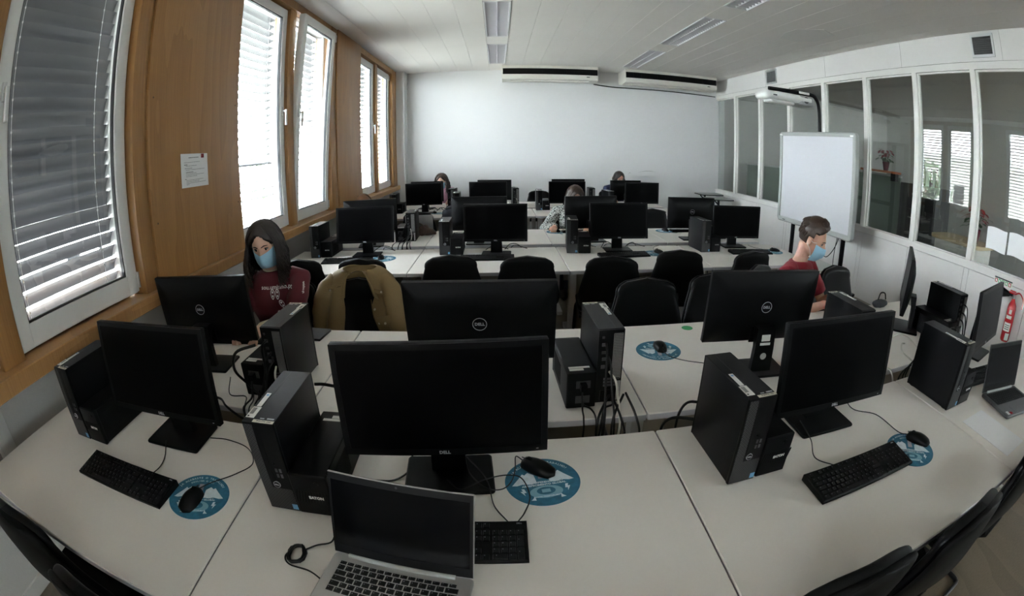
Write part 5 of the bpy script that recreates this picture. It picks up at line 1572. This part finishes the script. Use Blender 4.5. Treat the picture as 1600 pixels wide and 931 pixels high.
remesh(MB().loft([[(.19 * w * cos(a), .27 + .075 * d * sin(a), z) for a in [2 * pi * k / 20 for k in range(20)]] for z, w, d in ((.55, 1.1, 1.1), (.65, 1.2, 1.15), (.78, 1.15, 1.15), (.87, 1.0, 1.05), (.925, .7, .8), (.94, .35, .4))]), 'body', M['dark_cloth'], ct, .01, 3, .010, 16)
MB().tube(spline([(-.14, .24, .90), (-.05, .20, .925), (.05, .20, .925), (.14, .24, .90)], 5), .018, 8).build('collar', M['dark_cloth'], ct)

# ================================================================== whiteboard with projector
wb = thing('whiteboard', 'large interactive whiteboard in grey frame on black stand before the glass partition', 'whiteboard', (4.04, 4.885, 0))
fr = MB()
prof = [(-.845 + .05, .77 + .05), (.845 - .05, 2.04 - .05)]
def rrect(y0, y1, z0, z1, r, x):
    out = []
    for cy, cz, a0 in ((y1 - r, z1 - r, 0), (y0 + r, z1 - r, pi / 2), (y0 + r, z0 + r, pi), (y1 - r, z0 + r, 1.5 * pi)):
        for k in range(6):
            a = a0 + pi / 2 * k / 5; out.append((x, cy + r * cos(a), cz + r * sin(a)))
    return out
def ringloft(mb, outer, inner):
    n = len(outer[0]); vs = []
    for q in outer + inner: vs += q
    k = len(outer) + len(inner); fs = []
    for i in range(k):
        i2 = (i + 1) % k
        for j in range(n):
            j2 = (j + 1) % n
            fs.append((i * n + j, i * n + j2, i2 * n + j2, i2 * n + j))
    return mb.add(vs, fs)
ringloft(fr, [rrect(-.845, .845, .77, 2.04, .05, .035), rrect(-.845, .845, .77, 2.04, .05, -.025), rrect(-.83, .83, .785, 2.025, .04, -.038)],
         [rrect(-.79, .79, .835, 1.985, .012, -.030), rrect(-.79, .79, .835, 1.985, .012, -.005), rrect(-.80, .80, .82, 2.0, .012, .035)])
fr.build('frame', M['board_frame'], wb, smooth=40)
MB().box(-.012, .028, -.80, .80, .82, 2.0).build('writing_surface', M['board'], wb, smooth=0)
for k, (yy, zz) in enumerate(((-.78, 1.995), (.80, 2.0))): MB().box(-.041, -.036, yy - .03, yy + .03, zz - .008, zz + .012).build('corner_cap', M['label_white'], wb, smooth=0)
MB().box(-.041, -.037, .62, .68, .798, .806).build('badge', M['black'], wb, smooth=0)
for s in (-.62, .53):
    lg = MB().rbox(.04, .085, s - .025, s + .025, .04, 2.0, .005, 2)
    lg.rbox(-.30, .42, s - .03, s + .03, .03, .06, .01, 2)
    lg.build('stand_leg', M['black_satin'], wb)
    for xx in (-.27, .39): MB().cyl((xx, s - .015, .025), (xx, s + .015, .025), .025, n=14).build('castor', M['black_matte'], wb)
MB().rbox(.04, .08, -.60, .52, 1.2, 1.25, .005, 2).build('cross_bar', M['black_satin'], wb)
MB().tube(spline([(.055, -.02, 1.30), (.055, -.02, 2.05), (.045, -.02, 2.36), (.0, -.02, 2.47), (-.10, -.02, 2.515), (-.40, -.02, 2.515), (-.80, -.02, 2.505)], 6), .024, 10).build('boom_arm', M['black_satin'], wb, smooth=60)
MB().box(-.32, -.14, -.045, -.043, 2.50, 2.53).build('white_sticker', M['label_white'], wb, smooth=0)
MB().tube(spline([(.03, -.57, 1.0), (-.02, -.60, .74), (-.05, -.50, .55), (-.02, -.35, .50), (.04, -.15, .62)], 6), .006, 6).build('hanging_cable', M['cable'], wb)
MB().tube(spline([(.03, -.57, .95), (-.03, -.57, .62), (.0, -.55, .32), (.05, -.60, .1)], 6), .005, 6).build('hanging_cable', M['cable'], wb)
pj = thing('projector', 'white short-throw projector hanging from the boom above the whiteboard', 'projector', (3.10, 4.865, 2.33))
b = MB().rbox(0, .78, -.16, .16, .03, .13, .07, 6, .03); b.build('body', M['proj_white'], pj, smooth=50)
MB().rbox(.52, .80, -.155, .155, .012, .132, .05, 5, .02).build('rear_housing', M['proj_grey'], pj, smooth=50)
MB().rbox(.10, .50, -.10, .10, .0, .04, .04, 4, .01).build('lens_hood', M['proj_white'], pj, smooth=50)
MB().cyl((.64, -.158, .075), (.64, -.150, .075), .042, n=20).build('fan_grille', M['vent'], pj)
MB().box(.10, .16, -.162, -.158, .07, .085).build('status_panel', M['vent'], pj, smooth=0)
MB().cyl((.42, 0, .12), (.42, 0, .165), .05, n=16).build('mount', M['black_satin'], pj)
MB().rbox(.30, .62, -.06, .06, .128, .15, .02, 3).build('mount_plate', M['black_satin'], pj)
t = thing('low_cabinet', 'dark low cabinet with grey top behind the man in red, beside the whiteboard', 'cabinet', (2.80, 3.32, 0))
MB().rbox(-.2, .22, -.22, .22, .02, .70, .008, 2).build('body', M['cabinet'], t)
MB().rbox(-.21, .23, -.23, .23, .70, .725, .008, 2).build('top', M['board_frame'], t)
MB().box(-.212, -.2, -.19, .19, .06, .66).build('door', M['cabinet'], t, smooth=0)

# ================================================================== extinguisher, sign, notice, small wall things
ex = thing('fire_extinguisher', 'red fire extinguisher with black horn on the right wall', 'fire extinguisher', (4.455, 1.735, .355))
MB().lathe([(0, 0), (.045, 0), (.054, .012), (.056, .03), (.056, .30), (.050, .335), (.030, .365), (.020, .385), (.020, .40), (0, .40)], 28).build('cylinder', M['red'], ex)
lb = MB()
def curved(z0, z1, a0, a1, r=.0568):
    return [[(r * cos(a0 + (a1 - a0) * k / 8), r * sin(a0 + (a1 - a0) * k / 8), z0 + (z1 - z0) * q) for k in range(9)] for q in (0, 1)]
for z0, z1, a0, a1 in ((.10, .18, 2.6, 4.1), (.215, .245, 2.7, 3.9), (.26, .30, 3.1, 3.7), (.02, .085, 3.4, 4.3)):
    MB().sheet(curved(z0, z1, a0, a1), .0006).build('label', M['label_white'], ex, smooth=60)
for k in range(3):
    MB().sheet(curved(.118 + k * .018, .124 + k * .018, 2.8, 3.9, .0575), .0004).build('label_print', M['ink'], ex, smooth=60)
MB().lathe([(0, .395), (.022, .395), (.022, .425), (.012, .435), (0, .435)], 16).build('valve', M['steel'], ex)
MB().rbox(-.012, .012, -.012, .075, .430, .442, .006, 2).rbox(-.012, .012, -.012, .065, .450, .460, .006, 2).build('lever', M['red'], ex)
MB().tube([(0, -.01, .42), (0, .055, .415)], None, 10, radii=[.010, .012]).tube([(0, .055, .415), (0, .075, .415), (0, .165, .41)], None, 18, radii=[.013, .022, .046]).build('horn', M['black_matte'], ex)
MB().tube(spline([(0, .0, .43), (.01, -.06, .455), (.01, -.12, .41), (.0, -.13, .33)], 6), .007, 8).build('hose', M['red'], ex)
MB().box(.054, .075, -.03, .03, .20, .24).build('wall_bracket', M['steel'], ex, smooth=0)
sg = thing('safety_sign', 'green and red safety sign strip above the extinguisher', 'sign', (XR - .004, 1.945, .842))
MB().box(-.002, .004, -.125, .125, -.028, .028).build('plate', mat('pale_green_plate', (.62, .74, .60), .5), sg, smooth=0)
MB().box(-.0028, -.0018, -.125, .125, .016, .028).build('top_band', M['ink'], sg, smooth=0)
for k in range(5):
    y = .10 - k * .048
    MB().box(-.0028, -.0018, y - .018, y + .018, -.024, .012).build('pictogram', M['red'] if k in (0, 4) else M['green'], sg, smooth=0)
    MB().add([(-.0031, y - .010, -.018), (-.0031, y + .008, -.018), (-.0031, y + .010, .002), (-.0031, y - .002, .008), (-.0031, y - .008, .0)], [(0, 1, 2, 3, 4)]).build('pictogram_figure', M['label_white'], sg, smooth=0)
nt_ = thing('notice', 'white printed notice with a small red emblem taped on the wood panel', 'notice', (-1.8785, 2.408, 1.638), 0)
rows = [[(.0012 + .003 * (u - .5) ** 2 * (1 + v), -.150 + .300 * u, -.103 + .206 * v - .006 * u) for u in [i / 8 for i in range(9)]] for v in [j / 5 for j in range(6)]]
MB().sheet(rows, -.0004).build('sheet', M['paper'], nt_, smooth=60)
MB().box(.0032, .0036, .075, .108, .070, .096).build('emblem', mat('dark_red_print', (.22, .01, .03), .7), nt_, smooth=0)
MB().box(.0037, .0039, .080, .088, .082, .088).build('emblem_mark', M['orange'], nt_, smooth=0)
gray = mat('grey_print', (.20, .20, .21), .8)
LN = [(-.065, .045, .076, 2), (-.115, .06, .048, 1), (-.115, -.08, .034, 2), (-.10, .02, .026, 1), (-.112, -.03, .012, 1.3), (-.10, .11, .002, 1), (-.10, -.02, -.012, 1.8), (-.10, .015, -.020, 1), (-.10, .10, -.029, 1), (-.10, .02, -.038, 1), (-.112, -.095, -.053, 1.8), (-.10, .09, -.061, 1), (-.10, .045, -.070, 1), (-.10, .12, -.079, 1), (-.10, -.07, -.087, 1)]
for a, b_, z, w in LN:
    l = MB(); rnd = random.Random(int(1000 * (a + z + 1))); y = a
    while y < b_:
        q = min(b_, y + rnd.uniform(.006, .018)); l.box(.0030, .0034, y, q, z - .0012 * w, z + .0012 * w); y = q + .003
    tag(l.build('print_line', gray, nt_, smooth=0), kind='stuff')
for k, (x, y, z, lab) in enumerate(((4.20, 8.55, .845, 'small black-edged table board by the far wall corner, farther'), (4.12, 7.95, .815, 'small black-edged table board by the far wall corner, nearer'))):
    t = thing('side_table', lab, 'table', (x, y, 0), 0, 'small boards in the far corner')
    MB().rbox(-.24, .24, -.20, .20, z - .004, z + .004, .01, 2).build('top', M['board_frame'], t)
    MB().rbox(-.245, .245, -.205, .205, z - .022, z - .004, .01, 2).build('top_frame', M['black'], t)
    MB().box(-.11 + k * .1, -.08 + k * .1, -.02, .02, .03, z - .02).build('post', M['black_satin'], t, smooth=0)
    MB().tube([(-.20 + k * .1, 0, z - .03), (-.10 + k * .1, 0, z - .12)], .012, 6).build('brace', M['black_satin'], t)
    MB().rbox(-.25, .10, -.15, .15, .0, .03, .02, 3).build('base', M['black_satin'], t)
tag(MB().rbox(-.065, .055, -.075, .065, 0, .012, .004, 2).build('tablet', M['black_satin'], None, (-.945, 2.075, DZ), (0, 0, radians(-6))), 'thin dark tablet at the edge of the second desk row near the burgundy shirt', 'tablet')
t = thing('pouch', 'small black zipped pouch at the right end of the second desk row', 'bag', (2.50, 2.09, DZ))
remesh(MB().ell((0, 0, .026), (.085, .04, .028), 18, 12), 'body', M['dark_cloth'], t, .006, 2, .004, 30)
MB().tube(spline([(-.03, 0, .055), (.0, .01, .095), (.05, .01, .09), (.06, 0, .05)], 5), .005, 6).build('strap', M['black_matte'], t)
tag(MB().box(-.10, .10, -.07, .07, 0, .0015).build('paper_sheet', M['paper'], None, (-.17, 3.86, DZ), None, 0), 'white paper sheet lying under the second monitor of the third desk row', 'paper')

# ================================================================== cables
def cable(pts, label, group, r=.0035, m='cable', n=6):
    o = MB().tube(spline(pts, n), r, 6).build('cable', M[m], None, smooth=60)
    return tag(o, label, 'cable', group)
def rear_bundle(x, y, edge, where, seed, ux=-.10, white=True):
    """leads from the sockets at the rear of a computer and its power unit, over the desk edge and down"""
    rnd = random.Random(seed); g = 'black cables behind ' + where; lb = 'black cable hanging behind ' + where
    PORTS = ('the power socket', 'the top port', 'a middle port', 'the upper power unit outlet', 'the lower power unit outlet', 'a network-side port')
    ends = [(x + .005, .775), (x - .02, .98), (x - .012, .89), (x + ux, .84), (x + ux + .01, .78), (x - .01, .93)]
    for k, (sx, sz) in enumerate(ends):
        dx = rnd.uniform(-.06, .03); lo = rnd.uniform(.50, .64)
        cable([(sx, y - .004, sz), (sx + rnd.uniform(-.01, .01), y - .045, sz - .015), (sx + dx * .6, y - .075, max(.765, sz - .10)), (sx + dx, edge - .018, .755), (sx + dx * 1.2, edge - .028, .68), (sx + dx * 1.5 + rnd.uniform(-.03, .03), edge - .035, lo), (sx - .10 + rnd.uniform(-.05, .05), edge + .10, lo - .06)], 'black cable hanging from %s behind %s' % (PORTS[k], where), g, rnd.choice((.0034, .0042, .0048)))
    for k in range(2):
        c = x + rnd.uniform(-.05, .05); w = rnd.uniform(.03, .05)
        cable([(c, y - .05, .80), (c - w, edge - .02, .755), (c - w, edge - .03, .66), (c, edge - .035, .60), (c + w, edge - .03, .67), (c + w * .6, edge - .02, .756), (c + .01, y - .04, .80)], ('bigger' if k else 'smaller') + ' hanging cable loop behind ' + where, g, .0045)
    if white:
        cable([(x - .002, y - .003, .87), (x + .012, y - .05, .855), (x + .02, y - .07, .80), (x + .02, edge - .018, .752), (x + .012, edge - .03, .66), (x - .05, edge - .035, .55), (x - .12, edge + .1, .50)], 'pale grey network cable hanging behind ' + where, None, .0042, 'white_cable')
rear_bundle(.377, 1.421, 1.318, 'the middle second-row computer', 1)
rear_bundle(-.857, 1.443, 1.318, 'the computer before the burgundy shirt', 2)
rear_bundle(1.583, 1.381, 1.318, 'the third second-row computer', 3)
rear_bundle(2.559, 1.381, 1.318, 'the rightmost second-row computer', 4, white=False)
rear_bundle(-.877, 4.496, 4.268, 'the leftmost fourth-row computer', 5)
rear_bundle(.271, 7.16, 7.048, 'the second last-row computer', 6)
rear_bundle(-.70, 7.20, 7.048, 'the leftmost last-row computer', 7)
cable([(-.93, 1.43, .96), (-.985, 1.36, .955), (-1.01, 1.36, .88), (-.985, 1.40, .80), (-.93, 1.38, .765), (-.90, 1.33, .755), (-.91, 1.295, .66), (-.93, 1.30, .55)], 'thick black cable arching beside the computer before the burgundy shirt', None, .006)
cable([(-1.10, 1.55, .745), (-1.02, 1.47, .744), (-.97, 1.38, .744), (-.95, 1.30, .745), (-.95, 1.288, .66)], 'thin black cable running from the monitor base before the burgundy shirt', None, .0025)
cable([(-1.18, 1.54, .745), (-1.10, 1.40, .744), (-1.02, 1.40, .744), (-.99, 1.34, .744), (-.97, 1.29, .744), (-.96, 1.285, .62)], 'thin black cable looping on the desk before the burgundy shirt', None, .0025)
cable([(-1.20, 1.36, .748), (-1.12, 1.35, .748), (-1.06, 1.30, .75), (-1.0, 1.28, .73), (-.94, 1.28, .70)], 'twisted black cable at the desk edge left of the power unit', None, .005)
cable([(-.545, 1.115, .99), (-.51, 1.125, .985), (-.46, 1.16, .95), (-.44, 1.23, .86), (-.42, 1.27, .70), (-.40, 1.28, .55)], 'black cable arching from the front computer left of the middle monitor', None, .005)
cable([(-.55, 1.125, .80), (-.47, 1.16, .80), (-.40, 1.19, .79), (-.35, 1.22, .745), (-.34, 1.262, .66)], 'black cable low behind the front computer left of the middle monitor', None, .004)
cable([(-.55, 1.128, .86), (-.48, 1.16, .85), (-.42, 1.20, .81), (-.38, 1.26, .70), (-.37, 1.27, .55)], 'grey cable behind the front computer left of the middle monitor', None, .003, 'white_cable')
cable([(-.37, .99, .745), (-.31, 1.0, .744), (-.27, 1.06, .744), (-.28, 1.14, .744)], 'thin black cable on the desk left of the middle monitor base', None, .003)
cable([(.645, 1.18, .85), (.60, 1.21, .84), (.59, 1.245, .77), (.60, 1.265, .66), (.63, 1.27, .55)], 'black cable behind the front computer right of the middle', None, .005)
cable([(.655, 1.18, .78), (.56, 1.225, .775), (.54, 1.262, .70), (.58, 1.268, .60), (.64, 1.268, .56)], 'black cable loop at the gap behind the right front computer', None, .0055)
cable([(.06, 1.27, .655), (.30, 1.275, .665), (.55, 1.275, .68), (.80, 1.27, .66), (1.0, 1.27, .63)], 'pale cable strung along the gap between the front two desk rows', None, .005, 'white_cable')
cable([(2.02, 1.58, .746), (2.08, 1.54, .80), (2.14, 1.50, .79), (2.16, 1.42, .76), (2.13, 1.32, .745), (2.10, 1.28, .66)], 'pale grey cable arching up at the gap near the right front computer', None, .0045, 'white_cable')
cable([(2.15, 1.52, .746), (2.05, 1.47, .775), (1.99, 1.41, .765), (2.0, 1.34, .748), (2.06, 1.29, .70)], 'pale grey cable loop on the second desk row near the edge-on monitor', None, .0045, 'white_cable')
cable([(1.72, 1.36, .746), (1.78, 1.31, .745), (1.80, 1.28, .69), (1.82, 1.27, .60)], 'short pale cable dropping into the gap right of the third front monitor', None, .0045, 'white_cable')
for k, dx in enumerate((0, .035, .06)):
    cable([(1.86 + dx, 1.17, .80 + .03 * k), (1.83 + dx, 1.21, .80 + .03 * k), (1.82 + dx, 1.262, .72), (1.86 + dx * 2, 1.268, .58)], ('lowest', 'middle', 'upper')[k] + ' black cable behind the computer at the glass wall end, front row', 'black cables behind the right front computer', .004)
for k, (x, y, s) in enumerate(((-.02, 4.19, 1), (1.02, 4.20, 2), (.78, 4.22, 3), (1.25, 4.21, 4), (-1.05, 4.20, 5), (.15, 4.20, 6))):
    rnd = random.Random(s)
    cable([(x - .10, y - .16, .746), (x - .05, y - .09, .755 + rnd.uniform(0, .03)), (x + .02, y - .03, .76), (x + .06, y + .005, .70), (x + .02, y + .02, .60), (x - .05, y + .01, .66), (x - .02, y - .05, .757), (x + .10, y - .14, .746)], 'black cable loop behind the third desk row, ' + ('under the second monitor, left', 'under the third monitor, left', 'beside the third power unit', 'under the third monitor, right', 'under the window end monitor', 'under the second monitor, right')[k], 'cable loops behind the third desk row', .0035)
for k, (x, y) in enumerate(((-.93, 6.98), (-.80, 6.99), (.95, 6.99), (1.05, 6.98))):
    cable([(x - .12, y - .18, .746), (x - .06, y - .10, .78), (x, y - .05, .755), (x + .04, y + .01, .68), (x - .03, y + .01, .66), (x + .05, y - .11, .78), (x + .12, y - .16, .746)], 'black cable loop behind the fifth desk row, ' + ('left of the window end mouse', 'right of the window end mouse', 'left under the third monitor', 'right under the third monitor')[k], 'cable loops behind the fifth desk row', .005)
for k, x in enumerate((1.55, 1.60, 1.70, .30, 1.95)):
    cable([(x, 3.70, .70), (x + .01, 3.62, .55), (x + .05, 3.60, .42 + .03 * k), (x + .12, 3.62, .50), (x + .14, 3.70, .69)], 'black cable loop hanging under the third desk row, ' + ('left of the tall chair', 'just right of the tall chair', 'left of the rightmost chair', 'between the two middle chairs', 'right of the rightmost chair')[k], 'cables hanging under the third desk row', .005)
